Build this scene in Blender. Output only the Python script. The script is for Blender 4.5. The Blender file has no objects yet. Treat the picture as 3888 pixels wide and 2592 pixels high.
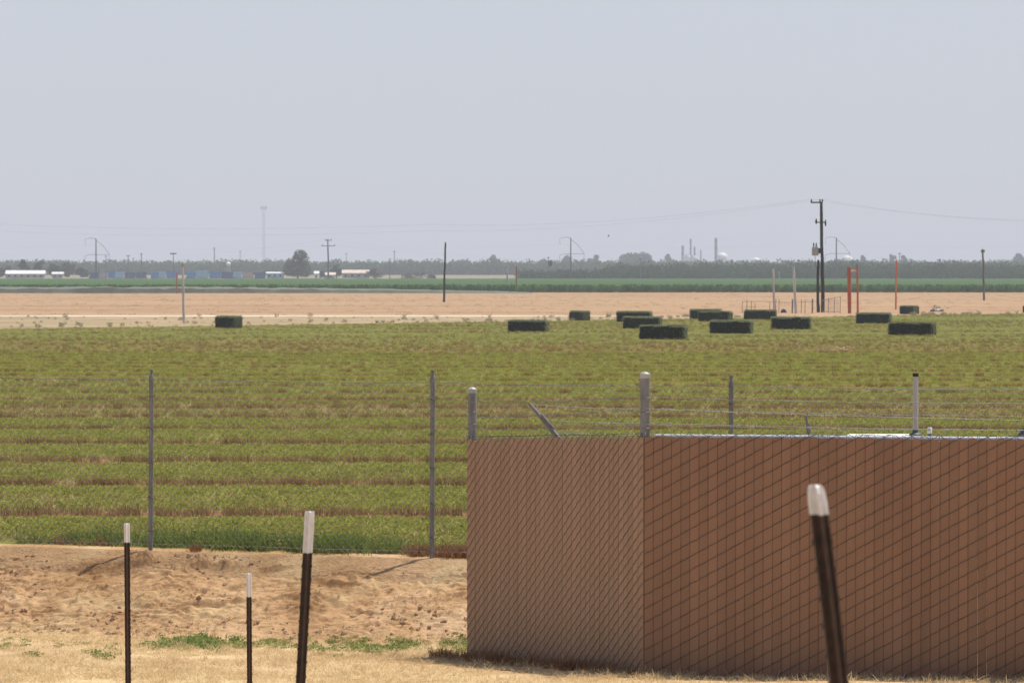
import bpy, bmesh, math, random
import numpy as np
from mathutils import Vector, Matrix
R = math.radians
rng = np.random.default_rng(7)
random.seed(7)
S = bpy.context.scene
COL = S.collection

# ------------------------------------------------------------------ camera
F = 13135.0                    # focal length in photograph pixels (75 mm on a 22.2 mm sensor)
CZ = 3.0
PITCH = math.atan(266 / F)
def at(px, py, d):
    """world point at forward distance d seen at photograph pixel (px, py)"""
    cx = (px - 1944) / F; cz = -(py - 1296) / F
    den = math.cos(PITCH) + cz * math.sin(PITCH)
    t = d / den
    return Vector((cx * t, d, CZ + t * (-math.sin(PITCH) + cz * math.cos(PITCH))))
cd = bpy.data.cameras.new('camera'); cam = bpy.data.objects.new('camera', cd); COL.objects.link(cam)
cam.location = (0, 0, CZ); cam.rotation_euler = (R(90) - PITCH, 0, 0)
cd.sensor_width = 22.2; cd.lens = 75; cd.clip_start = 0.1; cd.clip_end = 20000
cd.dof.use_dof = True; cd.dof.focus_distance = 30.5; cd.dof.aperture_fstop = 8.5
S.camera = cam

# ------------------------------------------------------------------ noise
def _hash(ix, iy, seed):
    n = (ix.astype(np.int64) * 374761393 + iy.astype(np.int64) * 668265263 + seed * 1442695041) & 0x7fffffff
    n = ((n ^ (n >> 13)) * 1274126177) & 0x7fffffff
    n = (n ^ (n >> 16))
    return (n & 0xffff) / 65535.0
def vnoise(x, y, seed=0):
    x = np.asarray(x, float); y = np.asarray(y, float)
    ix = np.floor(x); iy = np.floor(y); fx = x - ix; fy = y - iy
    fx = fx * fx * (3 - 2 * fx); fy = fy * fy * (3 - 2 * fy)
    a = _hash(ix, iy, seed); b = _hash(ix + 1, iy, seed); c = _hash(ix, iy + 1, seed); d = _hash(ix + 1, iy + 1, seed)
    return (a * (1 - fx) + b * fx) * (1 - fy) + (c * (1 - fx) + d * fx) * fy - 0.5
def fbm(x, y, octs=4, seed=0):
    s = 0; a = 1.0; f = 1.0
    for o in range(octs):
        s = s + a * vnoise(np.asarray(x) * f + 17.3 * o, np.asarray(y) * f - 9.1 * o, seed + o); a *= .5; f *= 2.07
    return s

# ------------------------------------------------------------------ mesh helpers
def link(name, me, mat=None, parent=None, smooth=False):
    o = bpy.data.objects.new(name, me); COL.objects.link(o)
    if mat is not None:
        for m in (mat if isinstance(mat, (list, tuple)) else [mat]): me.materials.append(m)
    if parent is not None: o.parent = parent
    if smooth:
        me.polygons.foreach_set('use_smooth', [True] * len(me.polygons))
        if len(me.polygons) < 20000: me.set_sharp_from_angle(angle=R(40))
    return o
def np_mesh(name, V, Fc):
    """V (n,3); Fc: array (m,k) of equal faces"""
    me = bpy.data.meshes.new(name); V = np.asarray(V, np.float32); Fc = np.asarray(Fc, np.int32)
    m, k = Fc.shape
    me.vertices.add(len(V)); me.vertices.foreach_set('co', V.ravel())
    me.loops.add(m * k); me.loops.foreach_set('vertex_index', Fc.ravel())
    me.polygons.add(m); me.polygons.foreach_set('loop_start', np.arange(m, dtype=np.int32) * k)
    me.update(calc_edges=True); me.validate()
    return me
def grid_mesh(name, X, Y, Z):
    ny, nx = X.shape
    V = np.stack([X, Y, Z], -1).reshape(-1, 3)
    i = np.arange(ny * nx).reshape(ny, nx)
    Fc = np.stack([i[:-1, :-1], i[:-1, 1:], i[1:, 1:], i[1:, :-1]], -1).reshape(-1, 4)
    return np_mesh(name, V, Fc)
class MB:
    """collects solids into one mesh"""
    def __init__(s): s.v = []; s.f = []
    def add(s, vs, fs):
        b = len(s.v); s.v += [tuple(p) for p in vs]; s.f += [tuple(i + b for i in q) for q in fs]; return s
    def box(s, c, d, rz=0.0, taper=1.0, rx=0.0):
        hx, hy, hz = d[0] / 2, d[1] / 2, d[2] / 2
        M = Matrix.Rotation(rz, 3, 'Z') @ Matrix.Rotation(rx, 3, 'X'); c = Vector(c); vs = []
        for z, k in ((-hz, 1), (hz, taper)):
            for x, y in ((-hx, -hy), (hx, -hy), (hx, hy), (-hx, hy)): vs.append(c + M @ Vector((x * k, y * k, z)))
        return s.add(vs, [(3, 2, 1, 0), (4, 5, 6, 7), (0, 1, 5, 4), (1, 2, 6, 5), (2, 3, 7, 6), (3, 0, 4, 7)])
    def tube(s, pts, r, n=10, cap=True):
        pts = [Vector(p) for p in pts]; rs = r if isinstance(r, (list, tuple)) else [r] * len(pts); vs = []; fs = []
        for i, p in enumerate(pts):
            t = (pts[min(i + 1, len(pts) - 1)] - pts[max(i - 1, 0)])
            t = t.normalized() if t.length > 1e-9 else Vector((0, 0, 1))
            a = t.cross(Vector((0, 1, 0.01)) if abs(t.y) < .9 else Vector((1, 0, 0))).normalized(); b = t.cross(a)
            for k in range(n):
                an = 2 * math.pi * k / n; vs.append(p + (a * math.cos(an) + b * math.sin(an)) * rs[i])
        for i in range(len(pts) - 1):
            for k in range(n): fs.append((i * n + k, i * n + (k + 1) % n, (i + 1) * n + (k + 1) % n, (i + 1) * n + k))
        if cap: fs.append(tuple(range(n - 1, -1, -1))); fs.append(tuple((len(pts) - 1) * n + k for k in range(n)))
        return s.add(vs, fs)
    def lathe(s, c, prof, n=16):
        c = Vector(c); vs = []; fs = []
        for r, z in prof:
            for k in range(n): an = 2 * math.pi * k / n; vs.append(c + Vector((r * math.cos(an), r * math.sin(an), z)))
        for i in range(len(prof) - 1):
            for k in range(n): fs.append((i * n + k, i * n + (k + 1) % n, (i + 1) * n + (k + 1) % n, (i + 1) * n + k))
        fs.append(tuple(range(n - 1, -1, -1))); fs.append(tuple((len(prof) - 1) * n + k for k in range(n)))
        return s.add(vs, fs)
    def build(s, name, mat, parent=None, smooth=False):
        me = bpy.data.meshes.new(name); me.from_pydata(s.v, [], s.f); me.update()
        bm = bmesh.new(); bm.from_mesh(me); bmesh.ops.recalc_face_normals(bm, faces=bm.faces); bm.to_mesh(me); bm.free()
        return link(name, me, mat, parent, smooth)
def tubes_np(paths, r, n=4):
    """paths (m,k,3) -> verts, faces of m open tubes; frame fixed, good enough for thin wire"""
    P = np.asarray(paths, float); m, k, _ = P.shape
    T = np.gradient(P, axis=1); T /= np.linalg.norm(T, axis=2, keepdims=True) + 1e-12
    A = np.cross(T, np.array([0.13, 0.97, 0.05])); A /= np.linalg.norm(A, axis=2, keepdims=True) + 1e-12
    B = np.cross(T, A); an = np.arange(n) * 2 * np.pi / n
    V = P[:, :, None] + r * (A[:, :, None] * np.cos(an)[None, None, :, None] + B[:, :, None] * np.sin(an)[None, None, :, None])
    idx = np.arange(m * k * n).reshape(m, k, n); nx = np.roll(idx, -1, axis=2)
    Fc = np.stack([idx[:, :-1], nx[:, :-1], nx[:, 1:], idx[:, 1:]], -1).reshape(-1, 4)
    return V.reshape(-1, 3), Fc
def tag(o, label=None, cat=None, group=None, kind=None):
    if label: o['label'] = label
    if cat: o['category'] = cat
    if group: o['group'] = group
    if kind: o['kind'] = kind
    return o
def empty(name, loc, label, cat, group=None, rz=0.0):
    o = bpy.data.objects.new(name, None); COL.objects.link(o); o.location = loc; o.rotation_euler = (0, 0, rz)
    o.empty_display_size = .2
    return tag(o, label, cat, group)

# ------------------------------------------------------------------ materials
def nodes(name):
    m = bpy.data.materials.new(name); m.use_nodes = True; nt = m.node_tree
    return m, nt, nt.nodes['Principled BSDF']
def N(nt, t, **kw):
    n = nt.nodes.new(t)
    for k, v in kw.items():
        if k in n.inputs: n.inputs[k].default_value = v
        else: setattr(n, k, v)
    return n
def ramp(nt, fac, stops):
    r = nt.nodes.new('ShaderNodeValToRGB'); e = r.color_ramp.elements
    while len(e) > 1: e.remove(e[-1])
    e[0].position = stops[0][0]; e[0].color = (*stops[0][1], 1)
    for p, c in stops[1:]: q = e.new(p); q.color = (*c, 1)
    nt.links.new(fac, r.inputs['Fac']); return r.outputs['Color']
def noise(nt, scale, detail=5, rough=.6, sc=(1, 1, 1), coord='Object'):
    tc = nt.nodes.new('ShaderNodeTexCoord'); mp = nt.nodes.new('ShaderNodeMapping'); mp.inputs['Scale'].default_value = sc
    nt.links.new(tc.outputs[coord], mp.inputs['Vector'])
    n = N(nt, 'ShaderNodeTexNoise', Scale=scale, Detail=detail, Roughness=rough); nt.links.new(mp.outputs['Vector'], n.inputs['Vector'])
    return n.outputs['Fac']
def mixc(nt, fac, a, b, mode='MIX'):
    x = nt.nodes.new('ShaderNodeMix'); x.data_type = 'RGBA'; x.blend_type = mode
    for v, i in ((fac, 0), (a, 6), (b, 7)):
        if isinstance(v, bpy.types.NodeSocket): nt.links.new(v, x.inputs[i])
        else: x.inputs[i].default_value = v if i == 0 else (*v, 1)
    return x.outputs[2]
def mat(name, c1, c2=None, scale=6, rough=.8, metal=0.0, bump=0.0, bscale=None, sc=(1, 1, 1), spec=.3, lo=.35, hi=.65, island=0.0):
    m, nt, p = nodes(name)
    c2 = c2 or c1
    col = ramp(nt, noise(nt, scale, sc=sc), [(lo, c1), (hi, c2)])
    if island:
        g = nt.nodes.new('ShaderNodeNewGeometry')
        v = ramp(nt, g.outputs['Random Per Island'], [(0, (1 - island,) * 3), (1, (1 + island * .6, 1 + island * .55, 1 + island * .5))])
        col = mixc(nt, 1.0, col, v, 'MULTIPLY')
    nt.links.new(col, p.inputs['Base Color'])
    p.inputs['Roughness'].default_value = rough; p.inputs['Metallic'].default_value = metal
    p.inputs['Specular IOR Level'].default_value = spec
    if bump:
        b = N(nt, 'ShaderNodeBump', Strength=bump); b.inputs['Distance'].default_value = .02
        nt.links.new(noise(nt, bscale or scale * 4, sc=sc), b.inputs['Height']); nt.links.new(b.outputs['Normal'], p.inputs['Normal'])
    return m
def leafmat(name, stops, trans=.45, scale=None):
    """thin leaf: diffuse plus translucent, colour varied leaf by leaf"""
    m = bpy.data.materials.new(name); m.use_nodes = True; nt = m.node_tree; nt.nodes.clear()
    out = nt.nodes.new('ShaderNodeOutputMaterial'); g = nt.nodes.new('ShaderNodeNewGeometry')
    oi = nt.nodes.new('ShaderNodeObjectInfo')
    a = N(nt, 'ShaderNodeMath', operation='ADD'); nt.links.new(g.outputs['Random Per Island'], a.inputs[0]); nt.links.new(oi.outputs['Random'], a.inputs[1])
    b = N(nt, 'ShaderNodeMath', operation='MULTIPLY'); b.inputs[1].default_value = .5; nt.links.new(a.outputs[0], b.inputs[0])
    col = ramp(nt, b.outputs[0], stops)
    d = nt.nodes.new('ShaderNodeBsdfDiffuse'); t = nt.nodes.new('ShaderNodeBsdfTranslucent'); x = nt.nodes.new('ShaderNodeMixShader')
    x.inputs[0].default_value = trans
    nt.links.new(col, d.inputs['Color']); nt.links.new(col, t.inputs['Color'])
    nt.links.new(d.outputs[0], x.inputs[1]); nt.links.new(t.outputs[0], x.inputs[2]); nt.links.new(x.outputs[0], out.inputs['Surface'])
    return m

M = {}
M['galv'] = mat('galvanised_steel', (.15, .155, .16), (.25, .25, .255), 14, .6, .15, .15, sc=(1, 1, .25), spec=.5)
M['galv_cap'] = mat('galvanised_cap', (.34, .34, .34), (.46, .46, .46), 14, .5, .2)
M['galv_dark'] = mat('weathered_fitting', (.16, .15, .14), (.26, .25, .24), 20, .6, .4)
M['galv_bright'] = mat('bright_rail', (.55, .56, .57), (.68, .68, .68), 9, .35, .5, spec=.5)
M['wire'] = mat('fence_wire', (.20, .19, .17), (.32, .31, .29), 30, .4, .5, spec=.5)
M['wire_dark'] = mat('slat_fence_wire', (.075, .06, .05), (.12, .10, .085), 18, .6, .25)
M['barb'] = mat('barbed_wire', (.15, .15, .145), (.27, .27, .26), 30, .55, .4)
M['rust'] = mat('rusty_tie', (.07, .045, .03), (.14, .08, .05), 30, .8, .2)
M['slat'] = mat('brown_plastic_slat', (.222, .108, .060), (.268, .138, .080), 3, .36, 0, .06, 30, sc=(1, 1, .15), spec=.5, island=.10)
M['slat_lit'] = mat('lit_brown_plastic_slat', (.29, .17, .106), (.34, .206, .134), 3, .36, 0, .06, 30, sc=(1, 1, .15), spec=.5, island=.08)  # paler copy of the slat brown: left face's brighter light put into the colour
M['tpost'] = mat('brown_painted_steel', (.046, .027, .019), (.085, .052, .037), 40, .55, 0, .1, spec=.35)
M['tpost_rust'] = mat('chipped_edge', (.12, .10, .085), (.2, .17, .14), 60, .7)
M['white_tip'] = mat('white_tip_paint', (.76, .72, .70), (.86, .83, .81), 60, .6, 0, .1)
M['white'] = mat('white_plastic', (.72, .72, .72), (.82, .82, .82), 5, .45)
M['white_far'] = mat('white_sheet_metal', (.70, .68, .66), (.82, .81, .80), .6, .5)
M['black'] = mat('black_plastic', (.012, .012, .013), (.03, .03, .03), 20, .5)
M['pipe'] = mat('grey_pipe', (.36, .37, .38), (.50, .50, .51), 12, .5, 0, sc=(1, 1, .2))
M['fitting'] = mat('grey_fitting', (.07, .09, .10), (.13, .15, .16), 20, .5)
M['wood_dark'] = mat('creosoted_wood', (.022, .016, .014), (.05, .038, .032), 3, .85, 0, .3, 8, sc=(1, 1, .1))
M['wood_grey'] = mat('weathered_pole_wood', (.10, .08, .07), (.19, .155, .135), 3, .85, sc=(1, 1, .1))
M['pale_pole'] = mat('pale_weathered_pole', (.42, .38, .33), (.62, .58, .53), 2, .8, sc=(1, 1, .3))
M['yellow_tip'] = mat('ochre_tip', (.40, .26, .06), (.5, .34, .10), 3, .7)
M['orange'] = mat('orange_paint', (.40, .085, .030), (.52, .13, .045), 1.2, .6, sc=(1, 1, .3))
M['orange_hot'] = mat('bright_orange_paint', (.60, .10, .030), (.68, .20, .08), 1.0, .6, sc=(1, 1, .4))
M['pale_bar'] = mat('pale_crossbar', (.60, .42, .32), (.66, .48, .38), 2, .6)
M['red'] = mat('faded_red_paint', (.38, .10, .07), (.46, .16, .11), 1, .7)
M['transformer'] = mat('transformer_grey', (.30, .31, .31), (.38, .39, .39), 5, .5)
M['steel_far'] = mat('far_steel', (.10, .105, .12), (.15, .155, .17), 1, .6)
M['navy'] = mat('navy_tarpaulin', (.03, .045, .10), (.06, .075, .15), 4, .6)
M['blue1'] = mat('blue_sheet', (.04, .17, .46), (.07, .26, .56), .8, .5)
M['blue2'] = mat('pale_blue_sheet', (.22, .42, .58), (.34, .54, .68), .8, .5)
M['blue3'] = mat('dark_blue_sheet', (.03, .06, .17), (.05, .10, .24), .8, .5)
M['tan_wall'] = mat('tan_wall', (.40, .32, .26), (.50, .41, .34), .6, .7)
M['tan_roof'] = mat('tan_roof', (.62, .50, .40), (.76, .63, .52), .5, .6)
M['grey_wall'] = mat('grey_wall', (.34, .33, .34), (.44, .42, .43), .6, .7)
M['dark_glass'] = mat('dark_opening', (.03, .03, .035), (.05, .05, .06), 1, .3)
M['bark'] = mat('bark', (.07, .05, .04), (.13, .10, .075), 3, .9)
M['dirt'] = mat('dirt_clod', (.36, .225, .13), (.48, .315, .195), 12, .95, 0, .5, 40)
M['hay_wisp'] = leafmat('hay_wisp', [(0, (.14, .17, .08)), (.5, (.26, .28, .15)), (1, (.46, .44, .27))], .3)
M['straw'] = leafmat('straw', [(0, (.44, .30, .15)), (.5, (.64, .48, .27)), (1, (.84, .70, .45))], .35)
M['stem'] = leafmat('brown_stubble', [(0, (.19, .105, .042)), (.5, (.33, .195, .08)), (1, (.56, .39, .20))], .3)
M['alfalfa'] = leafmat('alfalfa_leaf', [(0, (.17, .195, .036)), (.45, (.30, .315, .062)), (1, (.54, .49, .14))], .5)
M['tall_green'] = leafmat('tall_green_leaf', [(0, (.10, .15, .035)), (.6, (.17, .23, .05)), (1, (.32, .34, .10))], .45)
M['weed'] = leafmat('weed_leaf', [(0, (.12, .18, .045)), (.6, (.20, .26, .07)), (1, (.36, .37, .13))], .4)
M['grey_weed'] = leafmat('grey_green_weed', [(0, (.19, .19, .10)), (.6, (.29, .27, .15)), (1, (.44, .37, .23))], .45)
M['dead'] = leafmat('dead_brown_weed', [(0, (.16, .075, .03)), (.5, (.30, .15, .07)), (1, (.45, .27, .14))], .3)
M['tree_leaf'] = leafmat('tree_leaf', [(0, (.035, .055, .022)), (.5, (.065, .09, .035)), (1, (.12, .14, .06))], .35)
M['tree_leaf2'] = leafmat('olive_tree_leaf', [(0, (.055, .065, .03)), (.5, (.10, .105, .05)), (1, (.17, .165, .085))], .35)
M['orchard'] = leafmat('orchard_leaf', [(0, (.048, .078, .036)), (.5, (.08, .125, .055)), (1, (.13, .17, .08))], .35)
M['crop_leaf'] = leafmat('crop_leaf', [(0, (.055, .12, .024)), (.5, (.065, .14, .03)), (1, (.08, .16, .038))], .4)
M['dark_brush'] = leafmat('dark_brush', [(0, (.04, .03, .035)), (1, (.10, .075, .075))], .2)

# ground sheets
def ground_mat():
    m, nt, p = nodes('dry_earth')
    big = ramp(nt, noise(nt, .7, 6, .6), [(.34, (.30, .165, .075)), (.54, (.50, .315, .17)), (.74, (.61, .44, .285))])
    fine = ramp(nt, noise(nt, 22, 6, .7), [(.28, (.52, .46, .40)), (.45, (.96, .95, .94)), (.75, (1.15, 1.14, 1.1))])
    col = mixc(nt, 1.0, big, fine, 'MULTIPLY')
    # straw litter on the flat in front of the bank
    at_ = nt.nodes.new('ShaderNodeAttribute'); at_.attribute_name = 'litter'
    straw = ramp(nt, noise(nt, 30, 6, .75, (1, 1, 1)), [(.28, (.38, .245, .115)), (.45, (.60, .435, .235)), (.72, (.72, .58, .36))])
    col = mixc(nt, at_.outputs['Fac'], col, straw)
    nt.links.new(col, p.inputs['Base Color']); p.inputs['Roughness'].default_value = .95; p.inputs['Specular IOR Level'].default_value = .1
    b = N(nt, 'ShaderNodeBump', Strength=.7); b.inputs['Distance'].default_value = .018
    nt.links.new(noise(nt, 38, 8, .8), b.inputs['Height']); nt.links.new(b.outputs['Normal'], p.inputs['Normal'])
    return m
ROW0, ROWP, ROWT = 37.0, 6.05, 0.012
def field_mat():
    m, nt, p = nodes('hay_field_soil')
    at_ = nt.nodes.new('ShaderNodeAttribute'); at_.attribute_name = 'gap'
    g1 = ramp(nt, noise(nt, .8, 6, .65, (.35, 1, 1)), [(.30, (.105, .125, .028)), (.5, (.145, .155, .034)), (.62, (.18, .165, .046)), (.75, (.23, .18, .066))])
    g2 = ramp(nt, noise(nt, 9, 6, .75, (.6, 1, 1)), [(.3, (.7, .66, .6)), (.5, (1, 1, 1)), (.75, (1.2, 1.16, 1.05))])
    g = mixc(nt, 1.0, g1, g2, 'MULTIPLY')
    br = ramp(nt, noise(nt, 7, 6, .7), [(.3, (.11, .06, .026)), (.55, (.20, .108, .05)), (.75, (.28, .16, .08))])
    col = mixc(nt, at_.outputs['Fac'], g, br)
    nt.links.new(col, p.inputs['Base Color']); p.inputs['Roughness'].default_value = .95; p.inputs['Specular IOR Level'].default_value = .05
    return m
M['ground'] = ground_mat(); M['field'] = field_mat()
M['dry'] = mat('dry_stubble_field', (.305, .19, .108), (.40, .265, .16), .05, .95, 0, 0, sc=(.3, 1, 1), spec=.05, lo=.3, hi=.7)
M['track'] = mat('pale_dust_track', (.50, .43, .34), (.68, .60, .50), .25, .95, spec=.05)
M['verge'] = mat('weedy_verge', (.22, .185, .10), (.42, .30, .19), .35, .95, spec=.05, sc=(.4, 1, 1))
M['farland'] = mat('far_farmland', (.20, .17, .11), (.29, .235, .16), .03, .95, spec=.05, sc=(.3, 1, 1))
M['low_crop'] = mat('grey_green_growth', (.12, .135, .10), (.165, .18, .135), .3, .95, spec=.05)
M['crop'] = mat('green_crop_canopy', (.034, .080, .016), (.048, .100, .022), .15, .9, 0, .25, 1.2, spec=.1)

# ------------------------------------------------------------------ terrain heights
def dfence(x): return 31.5 - .338 * (np.asarray(x) + .73)
H_Y = [0, 32, 60, 100, 150, 180, 200, 230, 280, 310, 640, 1180, 1400, 1700, 6000]
H_Z = [.4, .40, .19, -.11, -.48, -.68, -.78, -.85, -.90, -.90, -.90, -.70, .70, 1.0, 1.0]
def zfar(y): return np.interp(y, H_Y, H_Z)
LUMPS = []   # (x, y, rx, ry, h) earth lumps on the bank, placed below
def znear(x, y, detail=True):
    x = np.asarray(x, float); y = np.asarray(y, float); u = y - dfence(x)
    yy = np.minimum(y, 30.0)
    zy = np.interp(yy, [-50, 6, 13, 21, 24.2, 25.7, 26.6, 28.1, 30.0], [1.4, 1.4, .8, .17, .085, .0, -.05, -.12, -.22])
    zb = np.interp(u, [-2.1, -1.75, -1.4, -1.1, -.8, -.5, -.3, -.13, .15], [0, .04, .13, .24, .36, .47, .55, .605, .62])
    z = zy + zb
    if detail:
        bank = np.clip((u + 2.0) / .4, 0, 1) * np.clip((-.22 - u) / .45, 0, 1)
        flat = np.clip((.1 - u) / .3, 0, 1)
        z = z + flat * .018 * fbm(x * 1.3, y * 1.3, 3, 3) + bank * (.035 * fbm(x * 1.6, y * 2.2, 3, 11) + .03 * np.abs(fbm(x * 3.4, y * 6.5, 4, 21)) + .024 * fbm(x * 11, y * 26, 4, 31))
        st = u * 2.6 + 1.5 * fbm(x * 1.1, y * 1.6, 3, 61); f = st - np.floor(st); ms = np.clip(fbm(x * 1.3, y * 2.0, 3, 66) * 3 + .25, 0, 1)
        z = z + bank * ms * .042 * (np.clip(f / .10, 0, 1) - f)
        st = u * 7 + 2.2 * fbm(x * 2.6, y * 3.6, 3, 62); f = st - np.floor(st); ms = np.clip(fbm(x * 2.2, y * 3.0, 3, 67) * 3 + .2, 0, 1)
        z = z + bank * ms * .034 * (np.clip(f / .14, 0, 1) - f)
        z = z + (flat * .006 + bank * .010) * fbm(x * 18, y * 22, 3, 41)
        for lx, ly, rx, ry, h in LUMPS:
            e = ((x - lx) / rx) ** 2
            t = (y - ly) / ry
            # steep shaded side towards the camera, gentle behind
            prof = np.where(t < 0, np.exp(-(t * 3.2) ** 2), np.exp(-(t * .8) ** 2))
            z = z + .5 * h * np.exp(-e * np.clip(1 + 1.6 * vnoise(x * 9, y * 9, 8), .4, 2)) * prof * (1 + 1.5 * fbm(x * 16, y * 16, 3, 5))
    return z
def on_near(px, py):
    """ground point on the near ground under a photograph pixel"""
    lo, hi = 22.0, 31.6
    for d in np.linspace(22, 32.2, 800):
        p = at(px, py, d)
        if p.z <= float(znear(p.x, p.y, False)): return p
    return at(px, py, 31)
for px, py, rx, ry, h in [(520, 2135, .20, .10, .10), (775, 2143, .16, .12, .13), (560, 2148, .12, .1, .07), (110, 2178, .1, .06, .05), (400, 2248, .22, .1, .07), (650, 2236, .10, .07, .08),
                          (35, 2268, .14, .08, .07), (150, 2272, .1, .06, .05), (420, 2350, .1, .06, .06), (540, 2293, .12, .06, .05), (930, 2290, .16, .06, .05), (1205, 2287, .12, .06, .05),
                          (1420, 2365, .14, .08, .05), (300, 2165, .18, .1, .06), (1050, 2125, .16, .08, .05), (860, 2145, .1, .07, .05), (230, 2215, .12, .06, .04), (1330, 2215, .15, .07, .04), (880, 2125, .14, .08, .05), (30, 2105, .2, .08, .06)]:
    p = on_near(px, py); LUMPS.append((p.x, min(p.y, float(dfence(p.x)) - .42), rx * .9, ry, h))

# near ground
ux = np.concatenate([np.linspace(-45, -5.2, 24), np.linspace(-5.1, 1.4, 420), np.linspace(1.45, 5.2, 120), np.linspace(5.5, 45, 24)])
uu = np.concatenate([np.linspace(-75, -8.2, 60), np.linspace(-8.0, -2.2, 230), np.linspace(-2.19, .15, 270)])
X, U = np.meshgrid(ux, uu); Y = dfence(X) + U
Z = znear(X, Y)
near_me = grid_mesh('ground', X, Y, Z)
lit = np.clip((-1.75 - U + .5 * fbm(X * 1.2, Y * 1.2, 3, 71)) / .5, 0, 1) * np.clip(.75 + .9 * fbm(X * 1.5, Y * 1.5, 3, 81), .2, 1)
lit = np.maximum(lit, .55 * np.clip(fbm(X * 2.0, Y * 2.5, 4, 91) * 2 - .1, 0, 1))
at_ = near_me.attributes.new('litter', 'FLOAT', 'POINT'); at_.data.foreach_set('value', lit.ravel().astype(np.float32))
g = link('ground', near_me, M['ground'], smooth=True); tag(g, kind='structure')

# hay field: bed edges, mown strips
def far_edge(x): return np.clip(268 + 1.075 * np.asarray(x), 150, 420)   # oblique far boundary
def row_phase(x, y): return np.mod((y + ROWT * x + .5 * fbm(x * .07, y * .03, 2, 5) - ROW0) / ROWP, 1.0)
def bed(x, y):
    ph = row_phase(x, y) * ROWP
    gap = np.clip((ph - 4.9) / .5, 0, 1)      # low ground in front of the next bed
    return gap
fy = np.concatenate([np.arange(0, 70, .07), np.arange(70, 150, .3), np.linspace(150, 1, 1) * 0 + 150])
ss = np.linspace(-1, 1, 150)
UU, SS = np.meshgrid(fy, ss, indexing='ij')
# x first from an approximate distance, then the true start follows the fence line
Yt = 31.5 + UU
Xf = SS * (.2 * Yt + 6)
Yf = dfence(Xf) + .15 + UU
gap = bed(Xf, Yf)
blend = np.clip((Yf - dfence(Xf) - .15) / 1.2, 0, 1)
Zf = zfar(Yf) * blend + .40 * (1 - blend) - .06 * gap * blend + .03 * fbm(Xf * .8, Yf * .8, 3, 55) * blend
field_me = grid_mesh('field', Xf, Yf, Zf)
def gapmask(x, y):
    ph = row_phase(x, y) * ROWP
    return np.maximum(np.clip((1.3 - ph) / .6, 0, 1), np.clip((ph - 5.9) / .1, 0, 1))
a = field_me.attributes.new('gap', 'FLOAT', 'POINT'); a.data.foreach_set('value', gapmask(Xf, Yf).ravel().astype(np.float32))
o = link('hay_field', field_me, M['field'], smooth=True); tag(o, kind='structure')
# far part of the hay field, out to its oblique edge
y0 = Yf[-1]; x0 = Xf[-1]
tt = np.linspace(0, 1, 90) ** 1.2
XX = np.zeros((90, 150)); YY = np.zeros((90, 150))
xe = ss * 78
for i, t in enumerate(tt):
    XX[i] = x0 * (1 - t) + xe * t
    YY[i] = y0 * (1 - t) + far_edge(xe) * t
ZZ = zfar(YY) + .05 * fbm(XX * .25, YY * .25, 3, 56)
ZZ[0] = Zf[-1]
ff = grid_mesh('field_far', XX, YY, ZZ)
a = ff.attributes.new('gap', 'FLOAT', 'POINT'); a.data.foreach_set('value', np.clip(gapmask(XX, YY) * .45 + .3 * fbm(XX * .05, YY * .12, 3, 3), 0, .5).ravel().astype(np.float32))
# join both strips into the one sheet
fo = link('hay_field_far', ff, M['field'], smooth=True)
bm = bmesh.new(); bm.from_mesh(field_me)
lay = bm.verts.layers.float.get('gap')
bm2v = [bm.verts.new(v.co) for v in ff.vertices]
gv = np.zeros(len(ff.vertices), np.float32); ff.attributes['gap'].data.foreach_get('value', gv)
for v, q in zip(bm2v, gv): v[lay] = float(q)
for p in ff.polygons:
    f = bm.faces.new([bm2v[i] for i in p.vertices]); f.smooth = True
bm.to_mesh(field_me); bm.free(); bpy.data.objects.remove(fo); bpy.data.meshes.remove(ff)

# verge, track, dry field as bands parallel to the oblique field edge
def band(name, off0, off1, m, n=12, zoff=0.0, amp=.0, frac=1.0):
    xs = np.linspace(-78, 78, 120)
    t = np.linspace(0, 1, n)
    XX = np.repeat(xs[None], n, 0) * (1 + 0 * t[:, None]); YY = np.zeros((n, 120))
    e = far_edge(xs); a0 = off0(xs); a1 = off1(xs)
    for i, q in enumerate(t): YY[i] = e + a0 * (1 - q) + a1 * q
    ZZ = zfar(YY) + zoff + amp * fbm(XX * .5, YY * .3, 3, 12) * (np.minimum(t, 1 - t) > 0)[:, None]
    o = link(name, grid_mesh(name, XX, YY, ZZ), m, smooth=True); tag(o, kind='structure'); return o
vw = lambda x: np.clip(299 - far_edge(x), 2.5, 120)       # the verge widens to the left
tw = lambda x: vw(x) + 7.5 * np.clip((16 - x) / 16, .04, 1)
band('verge', lambda x: 0 * x, vw, M['verge'], 8, 0, .1)
band('dirt_track', vw, tw, M['track'], 4, 0.004)
# dry field: from the track to 640 m
xs = np.linspace(-1, 1, 140); t = np.linspace(0, 1, 60)
xa = xs * 78; ya = far_edge(xa) + tw(xa); xb = xs * 260
XX = xa[None] * (1 - t[:, None]) + xb[None] * t[:, None]; YY = ya[None] * (1 - t[:, None]) + 640 * t[:, None]
ZZ = zfar(YY) + .05 * fbm(XX * .08, YY * .03, 3, 6) * (t > 0)[:, None] * (t < 1)[:, None]
o = link('dry_field', grid_mesh('dry_field', XX, YY, ZZ), M['dry'], smooth=True); tag(o, kind='structure')
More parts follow.
